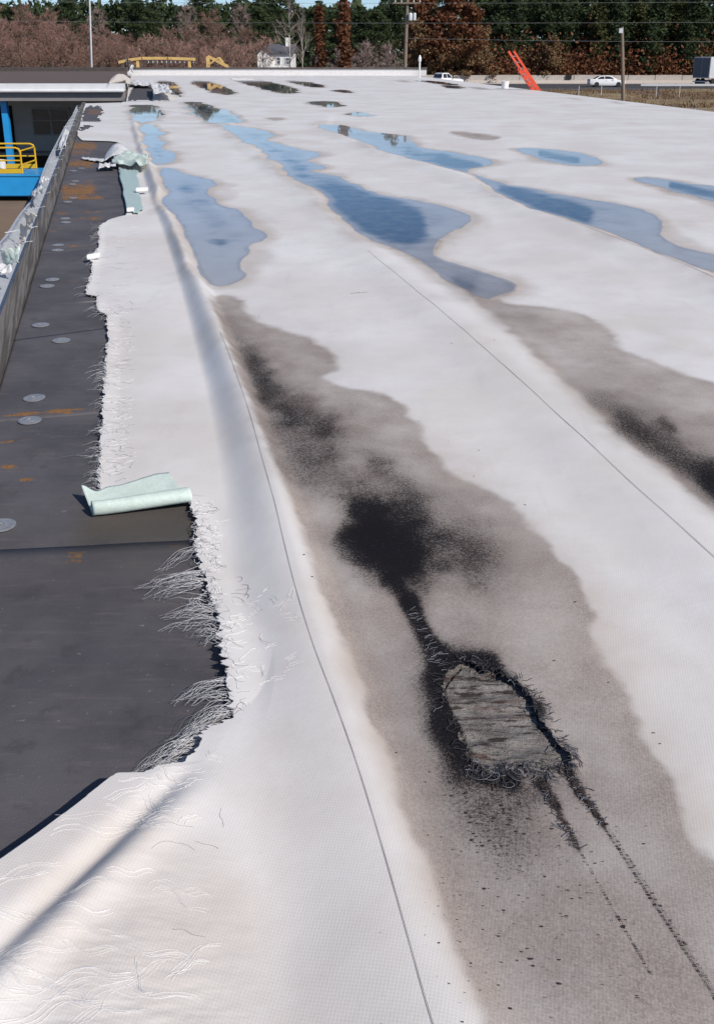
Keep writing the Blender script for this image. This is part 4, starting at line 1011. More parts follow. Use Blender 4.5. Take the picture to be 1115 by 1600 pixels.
# work platform in the yard
Dl = P(30, 315, GZ)[1]
xe_ = PD(80, 300, Dl).x
lf = thing('work_platform', 'blue work platform with yellow guard rail parked in the courtyard', 'work lift', (xe_ - 2.2, Dl + .9, GZ))
zt_l = PD(30, 275, Dl).z; zr_l = PD(30, 230, Dl + .4).z; xr_l = PD(35, 250, Dl + .3).x
MB().box((xe_ - 2.2, Dl + .9, (GZ + .16 + zt_l) / 2), (4.4, 1.8, zt_l - GZ - .16)).build('chassis', 'blue_paint', lf, bevel=.03)
MB().box((xe_ - 2.2, Dl + .9, zt_l + .02), (4.46, 1.86, .05)).build('deck_edge', 'blue_paint', lf)
for sx in (-1.6, 1.6):
    for sy in (-.75, .75):
        MB().tube([(xe_ - 2.2 + sx, Dl + .9 + sy - .1, GZ + .17), (xe_ - 2.2 + sx, Dl + .9 + sy + .1, GZ + .17)], .17, 16).build('wheel', 'rubber', lf)
def rail(y, r=.03):
    m = MB(); z0, z1 = zt_l + .06, zr_l
    m.tube([(xr_l - 2.8, y, z1), (xr_l - .14, y, z1), (xr_l - .04, y, z1 - .04), (xr_l, y, z1 - .14), (xr_l, y, z0)], r, 8)
    m.tube([(xr_l - 2.8, y, (z0 + z1) / 2), (xr_l, y, (z0 + z1) / 2)], r * .8, 8)
    m.box((xr_l - 1.4, y, z0 + .07), (2.85, .04, .14))
    m.tube([(xr_l - 1.2, y, z0), (xr_l - 1.2, y, z1)], r * .8, 8)
    return m
rail(Dl + .2).build('guard_rail', 'yellow_paint', lf); rail(Dl + 1.6).build('guard_rail', 'yellow_paint', lf)
m = MB()
for z in (zr_l, (zr_l + zt_l) / 2): m.tube([(xr_l, Dl + .2, z - .1), (xr_l, Dl + 1.6, z - .1)], .026, 8)
m.build('end_rail', 'yellow_paint', lf)
bx = PD(3, 260, Dl + .5); 
b_o = MB().lathe([(.13, 0), (.16, .36), (.168, .36), (.168, .39), (.15, .39), (.12, .03)], n=20).mesh('bucket', smooth=True)
o = obj('bucket', b_o, 'bucket_white'); o.location = (bx.x - .05, Dl + .6, zt_l + .046); tag(o, 'white bucket standing on the blue work platform', 'bucket')

# ------------------------------------------------------------------ beyond the roof: machines, house, poles
D1 = 74.
yb = thing('yellow_boom', 'long yellow boom with hanging slats above the left end of the far parapet', 'machine', (PD(245, 95, D1).x, D1, GZ))
a, b = PD(188, 97, D1), PD(306, 93, D1)
pts = [PD(186, 97.5, D1), PD(200, 94, D1), PD(222, 91, D1), PD(262, 91, D1), PD(304, 92.5, D1)]
for p, q in zip(pts[:-1], pts[1:]): MB().bar(p, q + (q - p).normalized() * .05, .3, .19).build('beam', 'yellow_faded', yb)
for x in np.linspace(232, 302, 11):
    MB().bar(PD(x, 92.5, D1 - .05), PD(x + .5, 98.5, D1 - .05), .05, .05).build('slat', 'frame_grey', yb)
MB().bar(PD(222, 98, D1), PD(304, 98, D1), .1, .08).build('lower_rail', 'dark_metal', yb)
for x in (215, 296): MB().bar(PD(x, 93, D1), (PD(x, 93, D1).x, D1, GZ), .2, .2).build('leg', 'yellow_faded', yb)
ya = thing('yellow_crane', 'yellow triangular machine arm over the far parapet', 'machine', (PD(335, 95, D1).x, D1, GZ))
A, B, C = PD(325, 88, D1), PD(325, 105, D1), PD(356, 104, D1)
MB().bar(A, (B.x, D1, GZ), .25, .25).build('mast', 'yellow_faded', ya)
MB().bar(A, C, .22, .2).build('boom', 'yellow_faded', ya)
MB().bar(PD(326, 101, D1 - .1), PD(342, 90, D1 - .1), .12, .1).build('strut', 'yellow_faded', ya)
MB().bar(PD(342, 90, D1), PD(349, 98, D1), .2, .16).build('link', 'yellow_faded', ya)
MB().bar(C, (C.x, D1, GZ), .25, .25).build('rear_leg', 'yellow_faded', ya)

# white house
D2 = 150.
hp = PD(432, 105, D2)
hs = thing('white_house', 'small white gabled house with dark roof and chimney among the trees', 'house', (hp.x, D2, GZ))
xa, xb = PD(420, 90, D2).x, PD(457, 90, D2).x
ze, zk = PD(440, 84, D2).z, PD(440, 72, D2 + 4).z
MB().box(((xa + xb) / 2, D2 + 4, (GZ + ze) / 2), (xb - xa, 8, ze - GZ)).build('wall', 'siding_white', hs)
rf = MB().prism([(D2 - .4, ze), (D2 + 4, zk), (D2 + 8.4, ze), (D2 + 8.4, ze + .25), (D2 + 4, zk + .3), (D2 - .4, ze + .25)], lambda y, z: (xa - .3, y, z), lambda y, z: (xb + .3, y, z)).build('roof', 'shingle_dark', hs)
obj('chimney', MB().box((PD(450, 75, D2 + 3).x, D2 + 3, PD(450, 72, D2 + 3).z), (.7, .7, 2.4)).mesh('chimney', tuple(hs.location)), 'siding_white', rf)
gx0, gx1 = PD(402, 90, D2 - 1).x, PD(423, 90, D2 - 1).x; zg = PD(410, 76, D2 - 1).z
MB().prism([(gx0, GZ), (gx1, GZ), (gx1, ze - .1), ((gx0 + gx1) / 2, zg), (gx0, ze - .1)], lambda x, z: (x, D2 - 1, z), lambda x, z: (x, D2 + 2.5, z)).build('gable_wing', 'siding_white', hs)
for s_ in (0, 1):
    p0 = (gx0 - .3, ze - .15) if s_ == 0 else (gx1 + .3, ze - .15); p1 = ((gx0 + gx1) / 2, zg + .12)
    MB().prism([p0, p1, (p1[0], p1[1] + .2), (p0[0], p0[1] + .2)], lambda x, z: (x, D2 - 1.3, z), lambda x, z: (x, D2 + 2.6, z)).build('gable_roof', 'shingle_dark', hs)
for px_, py_ in ((435, 95), (449, 95.5)):
    p = PD(px_, py_, D2)
    wn = MB().box((p.x, D2 - .03, p.z), (.55, .08, .85)).build('window', 'pane_glass', hs)
    f = MB()
    for dx in (-.3, .3): f.box((p.x + dx, D2 - .05, p.z), (.08, .1, 1.0))
    for dz in (-.46, .46, 0): f.box((p.x, D2 - .055, p.z + dz), (.6, .1, .07))
    obj('frame', f.mesh('frame', tuple(hs.location)), 'siding_white', wn)

# poles and wires
def pole(name, label, px, D, ptop, r0, r1, mat='pole_wood', pbase=None, ybase=110):
    top = PD(px, ptop, D); lo = PD(pbase or px, ybase, D); k_ = (GZ - lo.z) / (top.z - lo.z); ft = lo + (top - lo) * k_; ft.z = GZ
    t = thing(name, label, 'utility pole', tuple(ft))
    MB().tube([tuple(ft), tuple(ft.lerp(top, .5)), tuple(top)], [r0, (r0 + r1) / 2, r1], 12).build('shaft', mat, t, smooth=True)
    return t, top
up, tp = pole('utility_pole', 'tall wooden utility pole with transformer behind the far parapet', 636.5, 84, -8, .17, .12, pbase=632.5, ybase=105)
MB().box((tp.x - .1, 83.8, PD(634, 5, 84).z), (2.2, .1, .12)).build('crossarm', 'pole_wood', up)
for dx in (-1., -.5, .5, 1.): MB().lathe([(.03, 0), (.05, .04), (.03, .07), (.05, .11), (.02, .15)], (tp.x + dx, 83.8, PD(634, 5, 84).z + .06), 10).build('insulator', 'bucket_white', up)
tf = PD(643, 26, 83.8)
for dx, s_ in ((0, 1.), (.34, .8)):
    MB().lathe([(.05, -.3), (.16 * s_, -.28), (.17 * s_, .2), (.15 * s_, .26), (.05, .3)], (tf.x - .12 + dx, 83.75, tf.z), 14).build('transformer', 'zinc', up, smooth=True)
sp2, tp2 = pole('utility_pole', 'shorter wooden pole standing in the grass between sedan and roof', 971, 84, 42, .17, .13, pbase=973, ybase=157)
MB().box((PD(968, 48, 84).x, 83.8, PD(968, 48, 84).z), (.28, .2, .36)).build('lamp_head', 'zinc', sp2)
MB().bar((tp2.x, 84, PD(972, 47, 84).z), (PD(966, 46, 84).x, 83.8, PD(968, 46, 84).z), .06, .06).build('lamp_arm', 'zinc', sp2)
ms, tp3 = pole('light_mast', 'thin pale metal mast rising behind the courtyard wing', 139.5, 62, -25, .06, .05, 'zinc', pbase=144, ybase=115); ms['category'] = 'mast'
MB().box((ms.location.x, 62, GZ + .03), (.4, .4, .06)).build('base_plate', 'zinc', ms)
def wire(label, y0, y1, x0, x1, D, r=.012):
    pts = []
    for u in np.linspace(0, 1, 24): p = PD(x0 + (x1 - x0) * u, y0 + (y1 - y0) * u, D); p.z -= .25 * math.sin(math.pi * u); pts.append(p)
    o = MB().tube(pts, r, 5).build('overhead_wire', 'frame_dark'); tag(o, label, 'wire', 'overhead wires')
wire('highest overhead wire along the top of the picture', 0, 0, -300, 1500, 83.6)
wire('overhead wire crossing the whole view just under the transformer', 30, 32, -300, 1500, 83.6)
wire('lower overhead wire right of the tall utility pole', 60, 60, 634, 1500, 83.6)
# vent on roof end
vp = P(654, 121, .0); vt = thing('vent_pipe', 'thin white vent post with a cap at the right end of the far parapet', 'vent', (vp.x, vp.y - .6, 0))
MB().tube([(vp.x, vp.y - .6, -.02), (vp.x, vp.y - .6, PD(654, 92, vp.y).z)], .05, 8).build('pipe', 'white_metal', vt)
MB().tube([(vp.x, vp.y - .6, PD(654, 96, vp.y).z), (vp.x, vp.y - .6, PD(654, 91, vp.y).z), (vp.x, vp.y - .6, PD(654, 86, vp.y).z)], [.09, .10, .03], 10).build('cap', 'white_metal', vt)

# ladder over the right eave
def eave_pt(py):
    lo = np.linspace(20, 60, 4000); pp, qq = proj(x_right(lo), lo, 0 * lo); i = np.argmin(abs(qq - py)); return Vector((float(x_right(lo[i])), float(lo[i]), 0))
ep = eave_pt(140.5)
top = PD(796, 82, ep.y - .45); d = (top - Vector((ep.x + .12, ep.y, 0))); d.normalize()
k_ = (GZ - 0) / d.z; foot_ = Vector((ep.x + .12, ep.y, 0)) + d * k_
ld = thing('extension_ladder', 'orange red extension ladder leaning over the right eave', 'ladder', tuple(foot_))
Lt = (top - foot_).length; side = Vector((-d.y, d.x, 0)).normalized()
for sec, (a0, a1, offn) in enumerate(((0, Lt * .86, 0), (Lt * .3, Lt, .07))):
    nrm = d.cross(side).normalized() * offn
    for s_ in (-.21, .21):
        MB().bar(foot_ + d * a0 + side * s_ + nrm, foot_ + d * a1 + side * s_ + nrm, .045, .085).build('rail', 'ladder_red', ld)
    for q in np.arange(a0 + .25, a1 - .1, .3):
        MB().tube([foot_ + d * q - side * .2 + nrm, foot_ + d * q + side * .2 + nrm], .018, 8).build('rung', 'zinc', ld)
bk = P(792, 138.5, 0.0); o = obj('bucket', b_o, 'bucket_white'); o.location = (bk.x - .1, bk.y, .012); o.scale = (1.05, 1.05, .75)
tag(o, 'white bucket on the roof beside the ladder', 'bucket')

# ------------------------------------------------------------------ vehicles
def wheel_parts(parent, x, y, r, wd):
    wh = obj('wheel', MB().lathe([(r * .62, -wd / 2), (r * .92, -wd / 2), (r, -wd * .3), (r, wd * .3), (r * .92, wd / 2), (r * .62, wd / 2)], n=24).mesh('wheel', smooth=True), 'rubber', parent)
    wh.location = (x, y, r); wh.rotation_euler = (math.pi / 2, 0, 0)
    rm = MB().lathe([(r * .63, -wd * .42), (r * .63, wd * .42), (r * .55, wd * .46), (r * .5, wd * .25), (r * .16, wd * .3), (r * .13, wd * .42), (.01, wd * .42)], n=20).mesh('rim', smooth=True)
    ri = obj('rim', rm, 'rim_metal', wh); ri.rotation_euler = (0 if y < 0 else 0, 0, 0)
    ri2 = obj('rim', rm, 'rim_metal', wh); ri2.rotation_euler = (math.pi, 0, 0)
def loft(sections):
    """sections: list of (x, [(y,z)...]) rings joined to a closed skin"""
    m = MB(); n = len(sections[0][1])
    for x, ring in sections: m.v += [(x, a, b) for a, b in ring]
    for i in range(len(sections) - 1):
        for k in range(n): a = i * n + k; b = i * n + (k + 1) % n; m.f.append((a, b, b + n, a + n))
    m.f.append(tuple(range(n))[::-1]); m.f.append(tuple((len(sections) - 1) * n + k for k in range(n))); return m
def ring(w, z0, z1, ins=.06):
    zm = z0 + (z1 - z0) * .55
    return [(-w + ins, z0), (w - ins, z0), (w, z0 + .12), (w, zm), (w - .03, z1 - .05), (w - .12, z1), (-w + .12, z1), (-w + .03, z1 - .05), (-w, zm), (-w, z0 + .12)]
def sedan(label, loc, rz):
    t = thing('sedan', label, 'car', loc, rz)
    xs = [-2.38, -2.32, -2.0, -1.5, -.9, .2, .9, 1.5, 2.0, 2.3, 2.40]; ws = [.72, .80, .87, .90, .91, .91, .90, .89, .86, .78, .66]
    z1 = [.92, .98, 1.0, 1.0, .97, .95, .93, .88, .80, .72, .62]; z0 = [.42, .32, .24, .20, .19, .19, .19, .20, .22, .28, .38]
    loft([(x, ring(w_, a, b)) for x, w_, a, b in zip(xs, ws, z0, z1)]).build('body', 'car_white', t, True, smooth=True)
    loft([(x, [(-w_, .9), (w_, .9), (w_ - i, z), (-w_ + i, z)]) for x, w_, i, z in ((-1.72, .78, .1, .97), (-1.0, .80, .2, 1.36), (-.4, .80, .2, 1.43), (.2, .80, .2, 1.42), (.55, .80, .2, 1.34), (1.28, .78, .1, .93))]).build('cabin', 'car_white', t, True, smooth=True)
    for s_ in (-1, 1):
        for poly in ([(-1.42, 1.0), (-.98, 1.28), (-.52, 1.35), (-.42, 1.0)], [(-.36, 1.0), (-.42, 1.35), (.15, 1.34), (.5, 1.25), (.92, 1.0)]):
            MB().prism(poly, lambda x, z: (x, s_ * (.80 - (z - .9) / .5 * .19 + .012), z), lambda x, z: (x, s_ * (.80 - (z - .9) / .5 * .19 - .02), z)).build('side_window', 'car_glass', t, True)
        MB().box((2.22, s_ * .62, .66), (.22, .24, .12), rz=-s_ * .35).build('headlight', 'lamp_clear', t, True)
        MB().box((-2.30, s_ * .64, .80), (.12, .26, .14), rz=s_ * .3).build('tail_light', 'lamp_red', t, True)
        MB().box((.72, s_ * .96, 1.0), (.16, .14, .11)).build('mirror', 'car_white', t, True)
        MB().box((-.3, s_ * .915, .80), (.2, .02, .03)).build('door_handle', 'rim_metal', t, True)
    MB().prism([(.66, 1.31), (1.24, .97)], lambda x, z: (x, 0, z), lambda x, z: (x, 0, z)) if False else None
    MB().add([(.62, -.56, 1.335), (.62, .56, 1.335), (1.25, .64, .965), (1.25, -.64, .965)], [(0, 1, 2, 3)]).build('windscreen', 'car_glass', t, True)
    MB().add([(-1.06, -.56, 1.345), (-1.06, .56, 1.345), (-1.70, .64, 1.0), (-1.70, -.64, 1.0)], [(0, 3, 2, 1)]).build('rear_window', 'car_glass', t, True)
    for x in (-1.45, 1.42):
        for s_ in (-1, 1): wheel_parts(t, x, s_ * .80, .33, .22)
    return t
sp_ = PD(946, 133, 134.)
sedan('white sedan driving on the highway beside the wooden pole', (sp_.x, 134., GZ + .02), 0)
def pickup(label, loc, rz):
    t = thing('pickup_truck', label, 'pickup', loc, rz)
    xs = [1.0, 1.1, 1.9, 2.5, 2.8, 2.9]; ws = [.94, .95, .95, .94, .90, .82]; z1 = [1.22, 1.22, 1.18, 1.12, 1.05, .95]
    loft([(x, ring(w_, .42, b)) for x, w_, b in zip(xs, ws, z1)]).build('hood', 'car_white', t, True, smooth=True)
    loft([(x, ring(.95, .42, 1.22)) for x in (-.9, 1.0)]).build('body', 'car_white', t, True, smooth=True)
    loft([(x, [(-.88, 1.2), (.88, 1.2), (.72, z), (-.72, z)]) for x, z in ((-.86, 1.24), (-.72, 1.84), (-.2, 1.90), (.35, 1.86), (1.1, 1.24))]).build('cabin', 'car_white', t, True, smooth=True)
    m = MB(); m.box((-1.85, .92, .86), (1.85, .08, .72)); m.box((-1.85, -.92, .86), (1.85, .08, .72)); m.box((-1.85, 0, .62), (1.85, 1.7, .08)); m.box((-2.76, 0, .86), (.07, 1.9, .72)); m.build('bed', 'car_white', t, True, bevel=.015)
    for s_ in (-1, 1):
        for poly in ([(-.66, 1.3), (-.6, 1.76), (-.08, 1.8), (-.06, 1.3)], [(.02, 1.3), (.0, 1.8), (.36, 1.76), (.86, 1.3)]):
            MB().prism(poly, lambda x, z: (x, s_ * (.88 - (z - 1.2) / .66 * .16 + .012), z), lambda x, z: (x, s_ * (.88 - (z - 1.2) / .66 * .16 - .02), z)).build('side_window', 'car_glass', t, True)
        MB().box((2.84, s_ * .68, .92), (.1, .26, .18)).build('headlight', 'lamp_clear', t, True)
        MB().box((-2.78, s_ * .86, .95), (.08, .14, .36)).build('tail_light', 'lamp_red', t, True)
        MB().box((.85, s_ * 1.06, 1.32), (.12, .18, .2)).build('mirror', 'rubber', t, True)
        for x in (-1.75, 1.95): wheel_parts(t, x, s_ * .84, .39, .26)
    MB().add([(-.80, -.66, 1.74), (-.80, .66, 1.74), (-.90, .76, 1.30), (-.90, -.76, 1.30)], [(0, 3, 2, 1)]).build('rear_window', 'car_glass', t, True)
    MB().add([(.44, -.68, 1.82), (.44, .68, 1.82), (1.09, .80, 1.28), (1.09, -.80, 1.28)], [(0, 1, 2, 3)]).build('windscreen', 'car_glass', t, True)
    return t
pp = PD(691, 127, 128.)
pickup('white pickup truck seen beyond the right end of the far parapet', (pp.x, 128., GZ + .02), math.radians(38))
# semi trailer at the right edge
tr_p = PD(1093, 128, 136.)
tr = thing('semi_trailer', 'grey box trailer cut by the right picture edge', 'trailer', (tr_p.x, 136, GZ))
zt2 = PD(1093, 89, 136.).z; zb2 = PD(1093, 122, 136.).z; ry_ = math.radians(40)
def tl(x, y): return (tr_p.x + x * math.cos(ry_) - y * math.sin(ry_), 136 + x * math.sin(ry_) + y * math.cos(ry_))
c = tl(6, 0)
MB().box((c[0], c[1], (zt2 + zb2) / 2), (12, 2.5, zt2 - zb2), rz=ry_).build('box', 'trailer_grey', tr, bevel=.03)
for s_ in (-1, 1):
    c = tl(-.02, s_ * .6); MB().box((c[0], c[1], (zt2 + zb2) / 2), (.05, 1.12, zt2 - zb2 - .25), rz=ry_).build('rear_door', 'frame_dark', tr)
c = tl(.05, 0); MB().box((c[0], c[1], zb2 - .45), (.12, 2.3, .14), rz=ry_).build('bumper', 'white_metal', tr)
for x in (1.2, 2.4):
    for s_ in (-1, 1):
        c = tl(x, s_ * 1.0); a = tl(x, s_ * 1.25); MB().tube([(c[0], c[1], GZ + .5), (a[0], a[1], GZ + .5)], .5, 20).build('wheel', 'rubber', tr)
c = tl(1.8, 0); MB().box((c[0], c[1], GZ + .65), (2.6, 1.2, .3), rz=ry_).build('bogie', 'dark_metal', tr)

# concrete wall along the highway, panel by panel
cwl = thing('sound_wall', 'long pale concrete wall of panels behind the highway', 'wall', (20, 149, GZ))
z_t = PD(900, 117.5, 149).z
pan = MB().box((0, 0, 0), (3.94, .22, z_t - GZ)).mesh('panel', bevel=.02)
for i, x in enumerate(np.arange(-2, 110, 4.0)):
    o = obj('panel', pan, 'concrete', cwl); o.location = (x - 20, 0, (z_t - GZ) / 2 + (.04 if i % 3 == 0 else 0)); 
o = MB().box((PD(888, 122, 148.6).x, 148.7, (z_t + GZ) / 2 + .3), (.8, .2, z_t - GZ - .5)).build('service_door', 'black_void', cwl)
MB().box((54, 148.8, GZ + .2), (112, .3, .45)).build('plinth', 'concrete_pale', cwl)
# guard rail
Dg = 122.5
gr = thing('guardrail', 'metal guardrail on short posts at the edge of the highway', 'guardrail', (PD(1060, 135, Dg).x, Dg, GZ))
gm = MB()
prof_g = [(0, .46), (-.06, .50), (-.06, .56), (0, .60), (-.06, .64), (-.06, .70), (0, .74), (.01, .74), (.01, .46)]
x0 = PD(1000, 133, Dg).x
gm.prism(prof_g, lambda y, z: (x0, Dg + y - .1, GZ + z), lambda y, z: (x0 + 40, Dg + y - .1, GZ + z)); gm.build('beam', 'zinc', gr)
for i in range(21): MB().box((x0 + .3 + i * 1.95, Dg, GZ + .38), (.14, .18, .80)).build('post', 'dark_metal', gr)
# wire fence
Dn = 66.
fn_ = thing('wire_fence', 'low wire fence with thin posts at the foot of the grass verge', 'fence', (PD(1040, 160, Dn).x, Dn, GZ))
xs_ = np.arange(PD(880, 160, Dn).x, PD(1250, 160, Dn).x, 2.9)
for x in xs_: MB().tube([(x, Dn, GZ), (x, Dn, GZ + .95)], .035, 8).build('post', 'zinc', fn_)
for z in (.25, .55, .92): MB().tube([(xs_[0], Dn, GZ + z), (xs_[-1], Dn, GZ + z)], .007, 4).build('strand', 'zinc', fn_)
for i, px_ in enumerate((903, 938, 1024, 1060)):
    p = PD(px_, 150, 104.)
    MB().tube([(p.x, 104, GZ), (p.x, 104, GZ + 1.1)], .04, 6).build('line_post', 'zinc', fn_)

# grass tufts and weeds on the verge (one mass)
rt = np.random.RandomState(7); n = 26000
gx1_ = rt.uniform(4, 62, n); gy1_ = rt.uniform(70, 122, n); hh = rt.gamma(2.2, .035, n) * (1 + 1.2 * (vn.fbm(gx1_ * .25, gy1_ * .3, 3) > .58))
a = rt.rand(n) * 6.28; wv_ = rt.uniform(.03, .09, n); ln = rt.normal(0, .15, (n, 2))
b0 = np.stack([gx1_, gy1_, np.full(n, GZ + .02)], 1); dv = np.stack([np.cos(a), np.sin(a), 0 * a], 1) * wv_[:, None]
VG = np.stack([b0 - dv, b0 + dv, b0 + np.stack([ln[:, 0] * hh * 2, ln[:, 1] * hh * 2, hh + .04], 1)], 1).reshape(-1, 3)
o = obj('grass', np_mesh('grass', VG, tris=np.arange(n * 3).reshape(-1, 3)), 'leaf_tan'); tag(o, 'dry tan grass blades on the highway verge', 'grass', None, 'stuff')

# ------------------------------------------------------------------ trees
def orient_cards(C, size, rs_, aspect=.5, up=0.):
    n = len(C); u = rs_.normal(size=(n, 3)); u[:, 2] += up; u /= np.linalg.norm(u, axis=1)[:, None]
    w_ = rs_.normal(size=(n, 3)); w_ -= (w_ * u).sum(1)[:, None] * u; w_ /= np.linalg.norm(w_, axis=1)[:, None]
    s_ = size * rs_.uniform(.6, 1.4, n)
    a = u * s_[:, None]; b = w_ * (s_ * aspect)[:, None]
    V_ = np.stack([C - a, C + b, C + a, C - b], 1).reshape(-1, 3)
    return np_mesh('crown', V_, quads=np.arange(4 * n).reshape(-1, 4))
def grow(rs_, height, spread, n_limb, start, upness, trunk_r, sub=5, twig=0, curve=.06):
    """returns (thick lines, tip points, twig lines)"""
    lines = []; tips = []; n = 9; t = np.linspace(0, 1, n)
    tx = np.cumsum(rs_.normal(0, curve, (n, 2)), 0) * height * .12; tx -= tx[0]
    tr_ = np.column_stack([tx, t * height]); lines.append((tr_, trunk_r * (1 - .85 * t) + .01))
    tw = []
    for i in range(n_limb):
        f = start + (1 - start) * (i + rs_.rand()) / n_limb; f = min(f, .98)
        p = np.array([np.interp(f, t, tr_[:, k]) for k in range(3)])
        a = i * 2.4 + rs_.normal(0, .5); L = spread * (1.05 - .75 * (f - start) / (1 - start)) * rs_.uniform(.7, 1.2)
        d = np.array([math.cos(a), math.sin(a), upness + rs_.normal(0, .15)]); d /= np.linalg.norm(d)
        q = [p]
        for k in range(5): d = d + rs_.normal(0, .13, 3) + np.array([0, 0, .05 * (1 if upness > 0 else -.2)]); d /= np.linalg.norm(d); q.append(q[-1] + d * L / 5)
        q = np.array(q); r0 = trunk_r * .45 * (1 - .6 * f); lines.append((q, np.linspace(r0, .012, 6)))
        tips += list(q[2:])
        for s_ in range(sub):
            j = rs_.randint(1, 6); d2 = d + rs_.normal(0, .6, 3) + np.array([0, 0, .25 * max(upness, 0)]); d2 /= np.linalg.norm(d2); L2 = L * rs_.uniform(.25, .5)
            m_ = np.array([q[j], q[j] + d2 * L2 * .5, q[j] + d2 * L2 + rs_.normal(0, .05, 3) * L2]); lines.append((m_, np.array([r0 * .4, r0 * .25, .008]))); tips += [m_[1], m_[2]]
            for z_ in range(twig):
                b_ = m_[rs_.randint(0, 3)]; d3 = d2 + rs_.normal(0, .55, 3) + np.array([0, 0, .25]); d3 /= np.linalg.norm(d3); L3 = rs_.uniform(.3, 1.0) * height * .10
                mid_ = b_ + d3 * L3 * .5 + rs_.normal(0, .04, 3); tw.append((np.array([b_, mid_, b_ + d3 * L3 + rs_.normal(0, .08, 3)]), np.array([.016, .011, .005])))
    return lines, np.array(tips), tw
PROTO = {}
def bare(seed, height=8., spread=3., bark='bark', tw_m='twig_brown', limbs=18, twig=12, start=.12, up=.9, tr_r=.12, sub=6):
    rs_ = np.random.RandomState(seed); ln_, tp_, tw = grow(rs_, height, spread, limbs, start, up, tr_r, sub, twig)
    return (tubes_mesh(ln_, 'trunk'), bark), (tubes_mesh(tw, 'crown'), tw_m), height
def leafy(seed, height, spread, limbs, start, up, tr_r, mat, per, csz, jitter, bark='bark', aspect=.45, sub=5):
    rs_ = np.random.RandomState(seed); ln_, tp_, _ = grow(rs_, height, spread, limbs, start, up, tr_r, sub, 0)
    C = np.repeat(tp_, per, 0) + rs_.normal(0, jitter, (len(tp_) * per, 3)) * np.array([1, 1, .7])
    C = C[C[:, 2] > .3]
    return (tubes_mesh(ln_, 'trunk'), bark), (orient_cards(C, csz, rs_, aspect), mat), height
PROTO['bare1'] = bare(1); PROTO['bare2'] = bare(2, 8, 3.4, limbs=22, twig=13); PROTO['bare3'] = bare(9, 8, 2.8, limbs=20, twig=14)
PROTO['mauve'] = bare(3, 6, 3.2, tw_m='twig_mauve', limbs=22, twig=14, start=.05, up=1.3)
PROTO['pale'] = bare(4, 14, 4.5, 'bark_pale', 'twig_mauve', 16, 4, .25, .9, .24, 5)
PROTO['tall_bare'] = bare(5, 15, 4.5, 'bark', 'twig_mauve', 22, 10, .2, .9, .2, 6)
PROTO['pine1'] = leafy(6, 17, 4.0, 26, .38, .12, .2, 'leaf_pine', 16, .34, .42, aspect=.3)
PROTO['pine2'] = leafy(7, 17, 4.4, 24, .28, .18, .2, 'leaf_dark', 18, .34, .48, aspect=.3)
PROTO['oak'] = leafy(8, 14, 4.6, 20, .18, .55, .2, 'leaf_russet', 14, .26, .45, aspect=.7)
PROTO['oak2'] = leafy(12, 11, 3.6, 18, .12, .5, .15, 'leaf_tan', 10, .24, .45, aspect=.7)
PROTO['ever'] = leafy(10, 16, 2.7, 44, .03, .5, .18, 'leaf_dark', 16, .30, .42, aspect=.5, sub=4)
PROTO['ivy'] = leafy(11, 16, 2.9, 40, .04, .4, .18, 'leaf_olive', 16, .30, .45, aspect=.55, sub=4)
PROTO['pole_r'] = leafy(13, 15, 1.1, 30, .1, .6, .2, 'leaf_russet', 14, .24, .32, aspect=.6, sub=3)
TOPZ = {}
for k_, (a_m, b_m, _h) in PROTO.items():
    q_ = np.zeros(len(b_m[0].vertices) * 3, np.float32); b_m[0].vertices.foreach_get('co', q_); TOPZ[k_] = float(np.percentile(q_[2::3], 99.7))
NAMES = dict(bare1='bare_tree', bare2='bare_tree', bare3='bare_tree', mauve='bare_shrub', pale='bare_tree', tall_bare='bare_tree', pine1='pine_tree', pine2='pine_tree', oak='oak_tree', oak2='oak_tree', ever='evergreen_tree', ivy='evergreen_tree', pole_r='vine_clad_tree')
GRP = dict(bare_tree='bare trees behind the roof', bare_shrub='bare shrubs behind the roof', pine_tree='pines behind the roof', oak_tree='russet oaks by the highway', evergreen_tree='evergreens by the highway', vine_clad_tree='vine clad trunks')
rz_ = random.Random(4)
def tree(kind, px, ptop, D, label, wide=1.0):
    tr_, cr_, _h = PROTO[kind]; h0 = TOPZ[kind] / 1.02; top = PD(px, ptop, D); hgt = top.z - GZ; s_ = hgt / (h0 * 1.02)
    nm = NAMES[kind]; t = thing(nm, label, 'shrub' if nm == 'bare_shrub' else 'tree', (top.x, D, GZ), rz_.uniform(0, 6.28), GRP[nm])
    t.scale = (s_ * wide, s_ * wide, s_)
    obj('trunk', tr_[0], tr_[1], t); obj('crown', cr_[0], cr_[1], t)
